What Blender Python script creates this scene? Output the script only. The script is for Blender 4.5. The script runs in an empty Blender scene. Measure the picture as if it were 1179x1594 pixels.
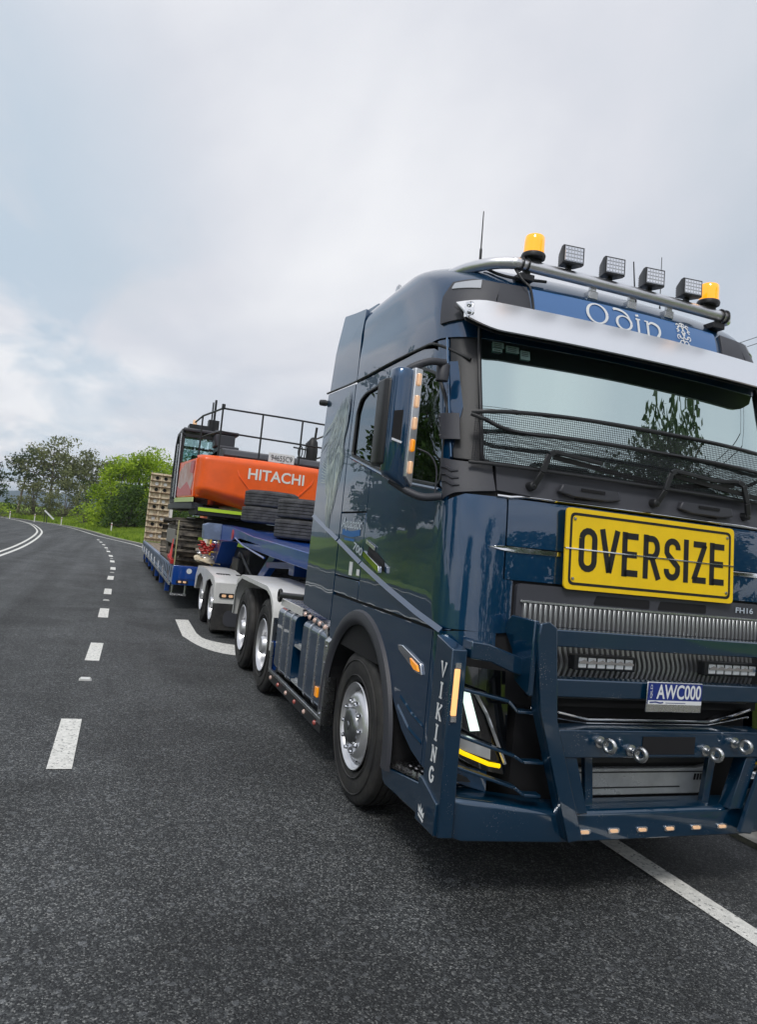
import bpy, bmesh, math, random
import numpy as np
from mathutils import Vector, Matrix
from mathutils.geometry import tessellate_polygon
R_ = math.radians
rnd = random.Random(7)
sc = bpy.context.scene
COL = sc.collection
# ------------------------------------------------------------------ camera
cd = bpy.data.cameras.new("camera"); cam = bpy.data.objects.new("camera", cd); COL.objects.link(cam)
cd.sensor_fit = 'HORIZONTAL'; cd.sensor_width = 36; cd.lens = 36*1136.14/1179.0
cd.clip_start = .05; cd.clip_end = 9000
YAW, PIT, ROL = 0.344587441, 0.0427311331, 0.103455543
cy_, sy_, cp_, sp_ = math.cos(YAW), math.sin(YAW), math.cos(PIT), math.sin(PIT)
fv = Vector((sy_*cp_, cy_*cp_, sp_)); rv = Vector((cy_, -sy_, 0)); uv_ = rv.cross(fv)
r2 = math.cos(ROL)*rv + math.sin(ROL)*uv_; u2 = -math.sin(ROL)*rv + math.cos(ROL)*uv_
m_ = Matrix((r2, u2, -fv)).transposed().to_4x4(); m_.translation = (-2.93518118, -3.42548673, 1.78111335)
cam.matrix_world = m_; sc.camera = cam
# ------------------------------------------------------------------ sky and sun
w = bpy.data.worlds.new("World"); sc.world = w; w.use_nodes = True
nt = w.node_tree; nt.nodes.clear()
def N(nt, typ, **kw):
    n = nt.nodes.new(typ)
    for k, v in kw.items():
        if k in n.inputs: n.inputs[k].default_value = v
        else: setattr(n, k, v)
    return n
SUN_EL, SUN_ROT = R_(52), R_(215)
sky = N(nt, 'ShaderNodeTexSky', sky_type='NISHITA', sun_disc=False, sun_elevation=SUN_EL, sun_rotation=SUN_ROT)
tc = N(nt, 'ShaderNodeTexCoord'); sep = N(nt, 'ShaderNodeSeparateXYZ'); nt.links.new(tc.outputs['Generated'], sep.inputs[0])
mx = N(nt, 'ShaderNodeMath', operation='MAXIMUM'); nt.links.new(sep.outputs[2], mx.inputs[0]); mx.inputs[1].default_value = 0.0
ad = N(nt, 'ShaderNodeMath', operation='ADD'); nt.links.new(mx.outputs[0], ad.inputs[0]); ad.inputs[1].default_value = 0.13
dx = N(nt, 'ShaderNodeMath', operation='DIVIDE'); nt.links.new(sep.outputs[0], dx.inputs[0]); nt.links.new(ad.outputs[0], dx.inputs[1])
dy = N(nt, 'ShaderNodeMath', operation='DIVIDE'); nt.links.new(sep.outputs[1], dy.inputs[0]); nt.links.new(ad.outputs[0], dy.inputs[1])
cb = N(nt, 'ShaderNodeCombineXYZ'); nt.links.new(dx.outputs[0], cb.inputs[0]); nt.links.new(dy.outputs[0], cb.inputs[1])
mp = N(nt, 'ShaderNodeMapping'); nt.links.new(cb.outputs[0], mp.inputs[0]); mp.inputs['Scale'].default_value = (1.0, .62, 1); mp.inputs['Rotation'].default_value = (0, 0, .5); mp.inputs['Location'].default_value = (5.3, 2.9, 0)
n1 = N(nt, 'ShaderNodeTexNoise', Scale=.9, Detail=7.0, Roughness=.5, Distortion=.35); nt.links.new(mp.outputs[0], n1.inputs['Vector'])
n2 = N(nt, 'ShaderNodeTexNoise', Scale=.42, Detail=4.0, Roughness=.5, Distortion=.2); nt.links.new(mp.outputs[0], n2.inputs['Vector'])
cr = N(nt, 'ShaderNodeValToRGB'); nt.links.new(n1.outputs[0], cr.inputs[0])
cr.color_ramp.elements[0].position = .30; cr.color_ramp.elements[0].color = (.54, .60, .67, 1)
cr.color_ramp.elements[1].position = .64; cr.color_ramp.elements[1].color = (.85, .86, .89, 1)
e_ = cr.color_ramp.elements.new(.47); e_.color = (.67, .69, .75, 1)
mr = N(nt, 'ShaderNodeMapRange'); nt.links.new(n2.outputs[0], mr.inputs[0])
mr.inputs[1].default_value = .38; mr.inputs[2].default_value = .56; mr.inputs[3].default_value = .78; mr.inputs[4].default_value = 1.0
bgs = N(nt, 'ShaderNodeBackground', Strength=.10); nt.links.new(sky.outputs[0], bgs.inputs[0])
dt = N(nt, 'ShaderNodeVectorMath', operation='DOT_PRODUCT'); nt.links.new(tc.outputs['Generated'], dt.inputs[0]); dt.inputs[1].default_value = Vector((-.42, .88, .14)).normalized()
md = N(nt, 'ShaderNodeMapRange', interpolation_type='SMOOTHSTEP'); nt.links.new(dt.outputs['Value'], md.inputs[0]); md.inputs[1].default_value = .80; md.inputs[2].default_value = 1.0; md.inputs[3].default_value = 0; md.inputs[4].default_value = 1
n3 = N(nt, 'ShaderNodeTexNoise', Scale=1.5, Detail=8.0, Roughness=.55, Distortion=.6); nt.links.new(mp.outputs[0], n3.inputs['Vector'])
m3 = N(nt, 'ShaderNodeMapRange'); nt.links.new(n3.outputs[0], m3.inputs[0]); m3.inputs[1].default_value = .40; m3.inputs[2].default_value = .56; m3.inputs[3].default_value = 1; m3.inputs[4].default_value = .0
mm = N(nt, 'ShaderNodeMath', operation='MULTIPLY'); nt.links.new(md.outputs[0], mm.inputs[0]); nt.links.new(m3.outputs[0], mm.inputs[1])
mxc = N(nt, 'ShaderNodeMix', data_type='RGBA'); nt.links.new(mm.outputs[0], mxc.inputs[0]); nt.links.new(cr.outputs[0], mxc.inputs[6]); mxc.inputs[7].default_value = (.47, .58, .69, 1)
bgc = N(nt, 'ShaderNodeBackground', Strength=1.0); nt.links.new(mxc.outputs[2], bgc.inputs[0])
ms = N(nt, 'ShaderNodeMixShader'); nt.links.new(mr.outputs[0], ms.inputs[0]); nt.links.new(bgs.outputs[0], ms.inputs[1]); nt.links.new(bgc.outputs[0], ms.inputs[2])
wo = N(nt, 'ShaderNodeOutputWorld'); nt.links.new(ms.outputs[0], wo.inputs[0])
sl = bpy.data.lights.new("sun", 'SUN'); sl.energy = 1.4; sl.angle = R_(14); sl.color = (1, .97, .92)
so = bpy.data.objects.new("sun", sl); COL.objects.link(so)
# direction towards the sun, matching the sky texture (rotation measured from +Y, clockwise seen from above)
sd = Vector((math.sin(SUN_ROT)*math.cos(SUN_EL), math.cos(SUN_ROT)*math.cos(SUN_EL), math.sin(SUN_EL)))
so.rotation_euler = sd.to_track_quat('Z', 'Y').to_euler()
sc.view_settings.view_transform = 'Standard'; sc.view_settings.look = 'None'; sc.view_settings.gamma = 1
sc.view_settings.use_curve_mapping = False; sc.view_settings.exposure = 0.12

# ------------------------------------------------------------------ materials
MATS = {}
def mat(name, col, rough=.5, metal=0., coat=0., spec=.5, emit=None, estr=0., nscale=None, namt=.0, bump=0., bscale=60, coatr=.03, ncol=None, trans=0., alpha=1.):
    if name in MATS: return MATS[name]
    m = bpy.data.materials.new(name); m.use_nodes = True; t = m.node_tree; b = t.nodes['Principled BSDF']
    b.inputs['Base Color'].default_value = (*col, 1); b.inputs['Roughness'].default_value = rough; b.inputs['Metallic'].default_value = metal
    b.inputs['Coat Weight'].default_value = coat; b.inputs['Coat Roughness'].default_value = coatr; b.inputs['Specular IOR Level'].default_value = spec
    b.inputs['Transmission Weight'].default_value = trans; b.inputs['Alpha'].default_value = alpha
    if emit: b.inputs['Emission Color'].default_value = (*emit, 1); b.inputs['Emission Strength'].default_value = estr
    if nscale or bump:
        tcn = N(t, 'ShaderNodeTexCoord')
    if nscale:
        n = N(t, 'ShaderNodeTexNoise', Scale=nscale, Detail=5.0, Roughness=.6); t.links.new(tcn.outputs['Object'], n.inputs['Vector'])
        c2 = ncol or tuple(max(0, c*(1-namt)) for c in col)
        mix = N(t, 'ShaderNodeMix', data_type='RGBA')
        rm = N(t, 'ShaderNodeMapRange'); t.links.new(n.outputs[0], rm.inputs[0]); rm.inputs[1].default_value = .38; rm.inputs[2].default_value = .62
        t.links.new(rm.outputs[0], mix.inputs[0]); mix.inputs[6].default_value = (*c2, 1); mix.inputs[7].default_value = (*col, 1)
        t.links.new(mix.outputs[2], b.inputs['Base Color'])
        rr = N(t, 'ShaderNodeMapRange'); t.links.new(n.outputs[0], rr.inputs[0]); rr.inputs[1].default_value = .3; rr.inputs[2].default_value = .7
        rr.inputs[3].default_value = min(1, rough*1.25); rr.inputs[4].default_value = rough*.8
        t.links.new(rr.outputs[0], b.inputs['Roughness'])
    if bump:
        nb = N(t, 'ShaderNodeTexNoise', Scale=bscale, Detail=4.0); t.links.new(tcn.outputs['Object'], nb.inputs['Vector'])
        bp = N(t, 'ShaderNodeBump', Strength=bump, Distance=.01); t.links.new(nb.outputs[0], bp.inputs['Height']); t.links.new(bp.outputs[0], b.inputs['Normal'])
    MATS[name] = m; return m
def paint_mat(name, col, dust=.0, flake=.25):
    m = mat(name, col, rough=.33, metal=flake, coat=1.0, coatr=.012, spec=.25)
    t = m.node_tree; b = t.nodes['Principled BSDF']; b.inputs['Coat IOR'].default_value = 1.85; tcn = N(t, 'ShaderNodeTexCoord')
    nb = N(t, 'ShaderNodeTexNoise', Scale=1.6, Detail=2.0); t.links.new(tcn.outputs['Object'], nb.inputs['Vector'])
    bp = N(t, 'ShaderNodeBump', Strength=.05, Distance=.05); t.links.new(nb.outputs[0], bp.inputs['Height'])
    t.links.new(bp.outputs[0], b.inputs['Coat Normal']); t.links.new(bp.outputs[0], b.inputs['Normal'])
    if dust:   # dried road spray: small pale specks, denser in patches
        v = N(t, 'ShaderNodeTexVoronoi', Scale=90.0); t.links.new(tcn.outputs['Object'], v.inputs['Vector'])
        a = N(t, 'ShaderNodeMath', operation='LESS_THAN'); t.links.new(v.outputs['Distance'], a.inputs[0])
        n = N(t, 'ShaderNodeTexNoise', Scale=5.0, Detail=3.0); t.links.new(tcn.outputs['Object'], n.inputs['Vector'])
        th = N(t, 'ShaderNodeMapRange'); t.links.new(n.outputs[0], th.inputs[0]); th.inputs[1].default_value = .48; th.inputs[2].default_value = .75; th.inputs[3].default_value = .0; th.inputs[4].default_value = .22*dust
        t.links.new(th.outputs[0], a.inputs[1])
        mix = N(t, 'ShaderNodeMix', data_type='RGBA'); t.links.new(a.outputs[0], mix.inputs[0]); mix.inputs[6].default_value = (*col, 1); mix.inputs[7].default_value = (.25, .27, .3, 1)
        t.links.new(mix.outputs[2], b.inputs['Base Color'])
        n3 = N(t, 'ShaderNodeTexNoise', Scale=3.0, Detail=4.0); t.links.new(tcn.outputs['Object'], n3.inputs['Vector'])
        r3 = N(t, 'ShaderNodeMapRange'); t.links.new(n3.outputs[0], r3.inputs[0]); r3.inputs[1].default_value = .45; r3.inputs[2].default_value = .7; r3.inputs[3].default_value = .02; r3.inputs[4].default_value = .16*dust
        t.links.new(r3.outputs[0], b.inputs['Coat Roughness'])
    return m
NAVY = paint_mat('navy_paint', (.0006, .044, .118), flake=.55)
NAVYD = paint_mat('navy_paint_dusty', (.0007, .035, .084), dust=1.2, flake=.45)
BLUE = paint_mat('trailer_blue', (.003, .058, .31), dust=.5, flake=.0); BLUE.node_tree.nodes['Principled BSDF'].inputs['Coat Weight'].default_value = .6
ORANGE = mat('excavator_orange', (1.0, .130, .008), rough=.34, coat=.4, coatr=.15, nscale=3, namt=.12)
CHROME = mat('chrome', (.86, .87, .90), rough=.06, metal=1.)
STEEL = mat('brushed_steel', (.62, .63, .64), rough=.28, metal=1., nscale=14, namt=.18)
ALLOY = mat('polished_alloy', (.86, .86, .88), rough=.26, metal=1., nscale=18, namt=.12)
VISOR = mat('visor_polish', (.88, .89, .92), rough=.34, metal=.9)
SILV = mat('silver_paint', (.55, .57, .58), rough=.3, metal=.3, coat=.4, nscale=6, namt=.2)
BLACK = mat('black_plastic', (.018, .019, .022), rough=.42, bump=.15, bscale=400)
GREY = mat('charcoal_plastic', (.050, .052, .064), rough=.45, bump=.2, bscale=350)
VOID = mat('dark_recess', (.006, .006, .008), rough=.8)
RUBBER = mat('tyre_rubber', (.040, .038, .036), rough=.74, nscale=5, ncol=(.019, .019, .021), bump=.2, bscale=120)
RUBBERG = mat('dusty_rubber', (.085, .085, .09), rough=.85, nscale=7, namt=.35, bump=.3, bscale=80)
WHITE = mat('white_paint', (.78, .78, .76), rough=.4, coat=.3, nscale=6, namt=.10)
WHITEL = mat('white_vinyl', (.80, .82, .84), rough=.5)
SILVERL = mat('silver_vinyl', (.55, .62, .70), rough=.4)
YELLOW = mat('sign_yellow', (1.0, .66, .004), rough=.45, nscale=5, namt=.08)
INK = mat('black_vinyl', (.010, .010, .011), rough=.5)
AMBER = mat('amber_lens', (.95, .33, .01), rough=.12, coat=1, emit=(1, .35, .01), estr=.35)
AMBERB = mat('amber_beacon', (.95, .38, .01), rough=.15, coat=1, emit=(1, .40, .01), estr=.75)
WHEELM = mat('polished_wheel', (.74, .74, .76), rough=.33, metal=.78, coat=.3, coatr=.1)
MARKP = mat('pale_marker_lens', (.72, .50, .42), rough=.15, coat=1)
SLAT = mat('grille_silver', (.46, .47, .48), rough=.42, metal=.75)
GLOSSK = mat('gloss_black_lens', (.006, .007, .009), rough=.06, coat=1)
TUBE = mat('satin_alloy_tube', (.80, .80, .82), rough=.36, metal=1.)
LEDCELL = mat('white_led_cell', (.85, .87, .88), rough=.25, coat=.5)
LAMP = mat('clear_lens', (.55, .57, .60), rough=.10, coat=1, metal=.4)
WARM = mat('warm_marker_lens', (.90, .58, .34), rough=.15, coat=1, emit=(1, .55, .3), estr=.25)
REDL = mat('red_lens', (.45, .10, .08), rough=.2, coat=1)
DRL = mat('led_white', (.9, .95, .92), rough=.3, emit=(.78, 1, .90), estr=.9)
LEDY = mat('led_yellow', (.9, .6, .01), rough=.3, emit=(1, .66, .0), estr=1.0)
MUD = mat('dusty_track_steel', (.19, .165, .13), rough=.8, nscale=5, ncol=(.05, .045, .040), bump=.4, bscale=30)
CREAM = mat('weathered_cream', (.86, .76, .56), rough=.75, nscale=8, ncol=(.55, .43, .29), bump=.2, bscale=30)
PLANK = mat('worn_deck_timber', (.30, .24, .17), rough=.85, nscale=10, ncol=(.14, .11, .08), bump=.4, bscale=25)
HIVIS = mat('lime_reflective_tape', (.55, .80, .05), rough=.4)
REDP = mat('red_paint', (.50, .02, .015), rough=.4, coat=.3)
YELP = mat('yellow_paint', (.75, .50, .06), rough=.5)
ODINB = mat('blue_panel', (.055, .17, .42), rough=.3, coat=.6)
PLATEB = mat('plate_blue', (.01, .03, .22), rough=.35, coat=.5)
def glass_mat(name, tint, refl, tcol, rough=.0):
    m = bpy.data.materials.new(name); m.use_nodes = True; t = m.node_tree; t.nodes.clear()
    g = N(t, 'ShaderNodeBsdfGlossy', Roughness=rough); g.inputs['Color'].default_value = (*tint, 1)
    tr = N(t, 'ShaderNodeBsdfTransparent'); tr.inputs['Color'].default_value = (*tcol, 1)
    fr = N(t, 'ShaderNodeFresnel', IOR=1.5); mr = N(t, 'ShaderNodeMapRange'); t.links.new(fr.outputs[0], mr.inputs[0])
    mr.inputs[1].default_value = .0; mr.inputs[2].default_value = 1.; mr.inputs[3].default_value = refl; mr.inputs[4].default_value = 1.
    mxs = N(t, 'ShaderNodeMixShader'); t.links.new(mr.outputs[0], mxs.inputs[0]); t.links.new(tr.outputs[0], mxs.inputs[1]); t.links.new(g.outputs[0], mxs.inputs[2])
    o = N(t, 'ShaderNodeOutputMaterial'); t.links.new(mxs.outputs[0], o.inputs[0]); MATS[name] = m; return m
WSGLASS = glass_mat('coated_windscreen_glass', (.82, .98, .96), .70, (.25, .32, .32))
SIDEGLASS = glass_mat('tinted_side_glass', (.85, .93, 1.0), .16, (.10, .12, .13))
CABGLASS = glass_mat('digger_cab_glass', (.80, .95, 1.0), .28, (.72, .86, .86))

# ------------------------------------------------------------------ mesh helpers
def link(o, parent=None):
    COL.objects.link(o)
    if parent is not None: o.parent = parent
    return o
def empty(name, loc, label, cat, group=None, rz=0):
    o = bpy.data.objects.new(name, None); o.empty_display_size = .3; o.location = loc; o.rotation_euler = (0, 0, rz); COL.objects.link(o)
    return tag(o, label, cat, group)
def tag(o, label=None, cat=None, group=None, kind=None):
    if label: o['label'] = label
    if cat: o['category'] = cat
    if group: o['group'] = group
    if kind: o['kind'] = kind
    return o
class MB:
    def __init__(s): s.v = []; s.f = []; s.mi = []; s.m = 0
    def add(s, vs, fs):
        b = len(s.v); s.v += [tuple(p) for p in vs]
        for f in fs: s.f.append([i+b for i in f]); s.mi.append(s.m)
        return s
    def box(s, a, b):
        (x0, y0, z0), (x1, y1, z1) = a, b
        x0, x1 = min(x0, x1), max(x0, x1); y0, y1 = min(y0, y1), max(y0, y1); z0, z1 = min(z0, z1), max(z0, z1)
        return s.add([(x0, y0, z0), (x1, y0, z0), (x1, y1, z0), (x0, y1, z0), (x0, y0, z1), (x1, y0, z1), (x1, y1, z1), (x0, y1, z1)],
                     [(0, 3, 2, 1), (4, 5, 6, 7), (0, 1, 5, 4), (1, 2, 6, 5), (2, 3, 7, 6), (3, 0, 4, 7)])
    def bar(s, p, q, w, h, up=(0, 0, 1)):
        p, q = Vector(p), Vector(q); d = (q-p).normalized(); a = d.cross(Vector(up))
        if a.length < 1e-4: a = d.cross(Vector((0, 1, 0)))
        a.normalize(); b = a.cross(d); a *= w/2; b *= h/2
        vs = [p-a-b, p+a-b, p+a+b, p-a+b, q-a-b, q+a-b, q+a+b, q-a+b]
        return s.add(vs, [(0, 1, 2, 3), (7, 6, 5, 4), (0, 4, 5, 1), (1, 5, 6, 2), (2, 6, 7, 3), (3, 7, 4, 0)])
    def tube(s, pts, r, n=8, closed=False, cap=True):
        pts = [Vector(p) for p in pts]; L = len(pts); rs = r if isinstance(r, (list, tuple)) else [r]*L
        vs = []; fs = []; prev = None
        for i, p in enumerate(pts):
            if closed: d = pts[(i+1) % L]-pts[i-1]
            else: d = pts[min(i+1, L-1)]-pts[max(i-1, 0)]
            d.normalize()
            if prev is None:
                a = d.cross(Vector((0, 0, 1)));
                if a.length < .05: a = d.cross(Vector((1, 0, 0)))
            else: a = prev-d*prev.dot(d)
            a.normalize(); prev = a; b = d.cross(a)
            for k in range(n):
                t = 2*math.pi*k/n; vs.append(p+(a*math.cos(t)+b*math.sin(t))*rs[i])
        m = L if closed else L-1
        for i in range(m):
            for k in range(n):
                i2 = (i+1) % L; fs.append((i*n+k, i*n+(k+1) % n, i2*n+(k+1) % n, i2*n+k))
        if cap and not closed: fs += [tuple(range(n))[::-1], tuple((L-1)*n+k for k in range(n))]
        return s.add(vs, fs)
    def lathe(s, prof, o, ax, n=32, up=None, cap=True):
        """prof = [(t along axis, radius)]; o origin, ax axis"""
        ax = Vector(ax).normalized(); a = Vector(up) if up else (ax.cross(Vector((0, 0, 1))) if abs(ax.z) < .9 else ax.cross(Vector((1, 0, 0)))); a.normalize(); b = ax.cross(a); o = Vector(o)
        vs = [o+ax*t+(a*math.cos(2*math.pi*k/n)+b*math.sin(2*math.pi*k/n))*max(r, 1e-4) for t, r in prof for k in range(n)]
        fs = [(i*n+k, i*n+(k+1) % n, (i+1)*n+(k+1) % n, (i+1)*n+k) for i in range(len(prof)-1) for k in range(n)]
        if cap and prof[0][1] > 1e-3: fs.append(tuple(range(n))[::-1])
        if cap and prof[-1][1] > 1e-3: fs.append(tuple((len(prof)-1)*n+k for k in range(n)))
        return s.add(vs, fs)
    def prism(s, poly, ax, a, b, fn=None):
        """poly in the two axes other than ax (order xyz), extruded from a to b along ax"""
        n = len(poly); tri = tessellate_polygon([[Vector((p[0], p[1], 0)) for p in poly]])
        def P(p, t): return {0: (t, p[0], p[1]), 1: (p[0], t, p[1]), 2: (p[0], p[1], t)}[ax]
        vs = [P(p, a) for p in poly]+[P(p, b) for p in poly]
        if fn: vs = [fn(v) for v in vs]
        return s.add(vs, [tuple(t) for t in tri]+[tuple(i+n for i in reversed(t)) for t in tri]+[(i, (i+1) % n, (i+1) % n+n, i+n) for i in range(n)])
    def grid(s, fn, nu, nv, thick=0, closed_u=False):
        P = [[Vector(fn(i/nu, j/nv)) for i in range(nu+1)] for j in range(nv+1)]
        vs = [p for r in P for p in r]; W = nu+1
        fs = [(j*W+i, j*W+i+1, (j+1)*W+i+1, (j+1)*W+i) for j in range(nv) for i in range(nu)]
        if thick:
            off = []
            for j in range(nv+1):
                for i in range(nu+1):
                    du = P[j][min(i+1, nu)]-P[j][max(i-1, 0)]; dv = P[min(j+1, nv)][i]-P[max(j-1, 0)][i]
                    nn = du.cross(dv); nn.normalize() if nn.length > 1e-9 else None; off.append(P[j][i]-nn*thick)
            B = len(vs); vs += off; fs += [tuple(i+B for i in reversed(f)) for f in fs[:]]
            for i in range(nu): fs += [(i, i+B, i+1+B, i+1), (nv*W+i+1, nv*W+i+1+B, nv*W+i+B, nv*W+i)]
            for j in range(nv): fs += [((j+1)*W, (j+1)*W+B, j*W+B, j*W), (j*W+nu, j*W+nu+B, (j+1)*W+nu+B, (j+1)*W+nu)]
        return s.add(vs, fs)
    def xf(s, M, i0=0):
        for i in range(i0, len(s.v)): s.v[i] = tuple(M @ Vector(s.v[i]))
        return s
    def mesh(s, name, mats, smooth=None):
        me = bpy.data.meshes.new(name); me.from_pydata(s.v, [], s.f)
        for m in (mats if isinstance(mats, (list, tuple)) else [mats]): me.materials.append(m)
        if any(s.mi): me.polygons.foreach_set('material_index', s.mi)
        bm = bmesh.new(); bm.from_mesh(me); bmesh.ops.recalc_face_normals(bm, faces=bm.faces); bm.to_mesh(me); bm.free()
        if smooth is not None:
            me.shade_smooth(); me.set_sharp_from_angle(angle=R_(smooth))
        me.update(); return me
    def build(s, name, mats, parent=None, smooth=None, bevel=0, label=None, kind=None, loc=None, segs=2):
        o = bpy.data.objects.new(name, s.mesh(name, mats, smooth)); link(o, parent)
        if loc is not None: o.location = loc
        if bevel:
            b = o.modifiers.new('bevel', 'BEVEL'); b.width = bevel; b.segments = segs; b.limit_method = 'ANGLE'; b.angle_limit = R_(38)
            if smooth is None: o.data.shade_smooth(); o.data.set_sharp_from_angle(angle=R_(50))
        if label: o['label'] = label
        if kind: o['kind'] = kind
        return o
def rpoly(pts, r, n=4):
    out = []; L = len(pts)
    for i in range(L):
        p0, p, p1 = Vector(pts[i-1][:2]), Vector(pts[i][:2]), Vector(pts[(i+1) % L][:2])
        a, b = (p0-p), (p1-p); rr = min(r if len(pts[i]) < 3 else pts[i][2], a.length*.45, b.length*.45)
        if rr < 1e-4: out.append(tuple(p)); continue
        a.normalize(); b.normalize(); A = p+a*rr; B = p+b*rr
        for k in range(n+1):
            t = k/n; q = A.lerp(p, t).lerp(p.lerp(B, t), t); out.append(tuple(q))
    return out
def rect(x0, x1, z0, z1, r=0, n=4): 
    p = [(x0, z0), (x1, z0), (x1, z1), (x0, z1)]
    return rpoly(p, r, n) if r else p
def smooth_line(pts, n=6):
    P = [Vector(p) for p in pts]; P = [2*P[0]-P[1]]+P+[2*P[-1]-P[-2]]; out = []
    for i in range(1, len(P)-2):
        for k in range(n):
            t = k/n; a, b, c, d = P[i-1:i+3]
            out.append(.5*((2*b)+(c-a)*t+(2*a-5*b+4*c-d)*t*t+(3*b-a-3*c+d)*t**3))
    out.append(P[-2]); return out
def ribbon(mb, pts, w, fn, taper=False):
    """flat stroke of width w along 2D points, mapped with fn(u,v)->3D"""
    P = [Vector(p[:2]) for p in pts]; L = len(P); vs = []
    for i, p in enumerate(P):
        d = P[min(i+1, L-1)]-P[max(i-1, 0)]; d.normalize(); n = Vector((-d.y, d.x))
        ww = w[i] if isinstance(w, (list, tuple)) else w*(1 if not taper else max(.12, math.sin(math.pi*(i+.3)/(L-.4))))
        vs += [fn(*(p+n*ww/2)), fn(*(p-n*ww/2))]
    mb.add(vs, [(2*i, 2*i+1, 2*i+3, 2*i+2) for i in range(L-1)])
def font_mesh(text, size=1., bold=0., cx=1.0, align='CENTER', shear=0):
    cu = bpy.data.curves.new('lettering', 'FONT'); cu.body = text; cu.size = size; cu.align_x = align; cu.align_y = 'CENTER'; cu.offset = bold; cu.resolution_u = 4; cu.fill_mode = 'BOTH'; cu.shear = shear
    o = bpy.data.objects.new('lettering', cu); COL.objects.link(o); dg = bpy.context.evaluated_depsgraph_get(); dg.update()
    me = bpy.data.meshes.new_from_object(o.evaluated_get(dg)); V = [(v.co.x*cx, v.co.y) for v in me.vertices]; F = [tuple(p.vertices) for p in me.polygons]
    bpy.data.objects.remove(o); bpy.data.curves.remove(cu); bpy.data.meshes.remove(me); return V, F
def lettering(name, text, size, fn, m, parent, bold=0., cx=1., label=None, fit=None, shear=0):
    V, F = font_mesh(text, size, bold, cx, shear=shear)
    if fit:   # fit to a width and height
        xs = [v[0] for v in V]; ys = [v[1] for v in V]; sx = fit[0]/(max(xs)-min(xs)); sy = fit[1]/(max(ys)-min(ys)); mx_, my_ = (max(xs)+min(xs))/2, (max(ys)+min(ys))/2
        V = [((x-mx_)*sx, (y-my_)*sy) for x, y in V]
    me = bpy.data.meshes.new(name); me.from_pydata([fn(*v) for v in V], [], F); me.materials.append(m)
    o = link(bpy.data.objects.new(name, me), parent)
    if label: o['label'] = label
    return o
def copy_obj(o, parent, loc=None, name=None):
    c = o.copy(); COL.objects.link(c); c.parent = parent
    if loc is not None: c.location = loc
    return c
def copy_tree(root, loc, label=None, rz=None, parent=None):
    r = root.copy(); COL.objects.link(r); r.location = loc
    if parent is not None: r.parent = parent
    if rz is not None: r.rotation_euler = (0, 0, rz)
    if label: r['label'] = label
    for ch in list(root.children):
        c = ch.copy(); COL.objects.link(c); c.parent = r
        for g in list(ch.children):
            d = g.copy(); COL.objects.link(d); d.parent = c
    return r
# ------------------------------------------------------------------ ground, road, markings
CEN = [(-6.75, -400), (-6.75, -60), (-6.7, 20), (-6.68, 28), (-6.8, 34), (-7.35, 46), (-8.15, 58), (-9.5, 70), (-11.2, 83), (-14.0, 97), (-18, 110), (-25, 126), (-36, 144), (-60, 172), (-110, 215)]
EDGE = [(.33, -400), (.33, 20), (.1, 30), (-.6, 40), (-1.15, 46.4), (-2.09, 51.9), (-3.35, 56.6), (-4.3, 62), (-5.6, 72), (-7.1, 82), (-9.2, 92), (-11.6, 99.5), (-15, 107), (-22, 121), (-33, 139), (-57, 167.5), (-107, 211)]
def ev(path, y):
    for (x0, y0), (x1, y1) in zip(path, path[1:]):
        if y <= y1: return x0+(x1-x0)*(y-y0)/(y1-y0)
    return path[-1][0]
def smooth_path(path, lo, hi, step):
    ys = np.arange(lo, hi+.01, step); xs = np.array([ev(path, y) for y in ys])
    k = max(1, int(5/step)); ker = np.ones(2*k+1)/(2*k+1); xp = np.pad(xs, k, mode='reflect', reflect_type='odd'); return list(zip(np.convolve(xp, ker, 'valid'), ys))
cenS = smooth_path(CEN, -120, 200, 1.0); edgeS = smooth_path(EDGE, -120, 200, 1.0)
LEFT_W = 4.6
def rl(y): return ev(CEN, y)-LEFT_W
def rr_(y): return ev(EDGE, y)+1.02
def hsh(x, y): return (math.sin(x*.31+y*.17)+math.sin(x*.13-y*.29+1.7)+math.sin(x*.047+y*.061+.4)*1.6)/3.6
def gz(x, y):
    a, b = rl(max(-399, min(y, 214))), rr_(max(-399, min(y, 210)))
    if a-1.2 < x < b+.6: return -.07
    if x >= b+.6:
        d = x-b-.6; z = (.02 if y > 4 else -.35*min(1, max(0, (4-y)/4)) if d < 11.4 else .02)+min(d, 30)*.035*(1 if y > 4 or d > 11.4 else .0) + .5*(1-math.exp(-d/6))*(.6+.4*hsh(x, y))
        if y > 55: z += min(1., (y-55)/20)*.7*(1-math.exp(-d/5))
    else:
        d = a-1.2-x; t = min(1, d/16); q = 1-max(0, min(1, (y-72)/14)); z = -.02+q*4.2*t*t*(3-2*t)*(.85+.2*hsh(x, y))+(1-q)*(1-math.exp(-d/10))*.8
    far = math.hypot(x, y)
    if far > 250: z += -(far-250)*.004
    return z
def axis(lo, hi, n0, n1, step):
    a = list(np.arange(n0, n1+.01, step)); s = step; x = n1
    while x < hi: s *= 1.22; x += s; a.append(x)
    s = step; x = n0
    while x > lo: s *= 1.22; x -= s; a.insert(0, x)
    return a
gx = axis(-3500, 3500, -34, 22, 1.0); gy = axis(-1500, 4500, -40, 130, 1.25)
gm = MB(); gv = [(x, y, gz(x, y)) for y in gy for x in gx]; W_ = len(gx)
gm.add(gv, [(j*W_+i, j*W_+i+1, (j+1)*W_+i+1, (j+1)*W_+i) for j in range(len(gy)-1) for i in range(W_-1)])
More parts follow.
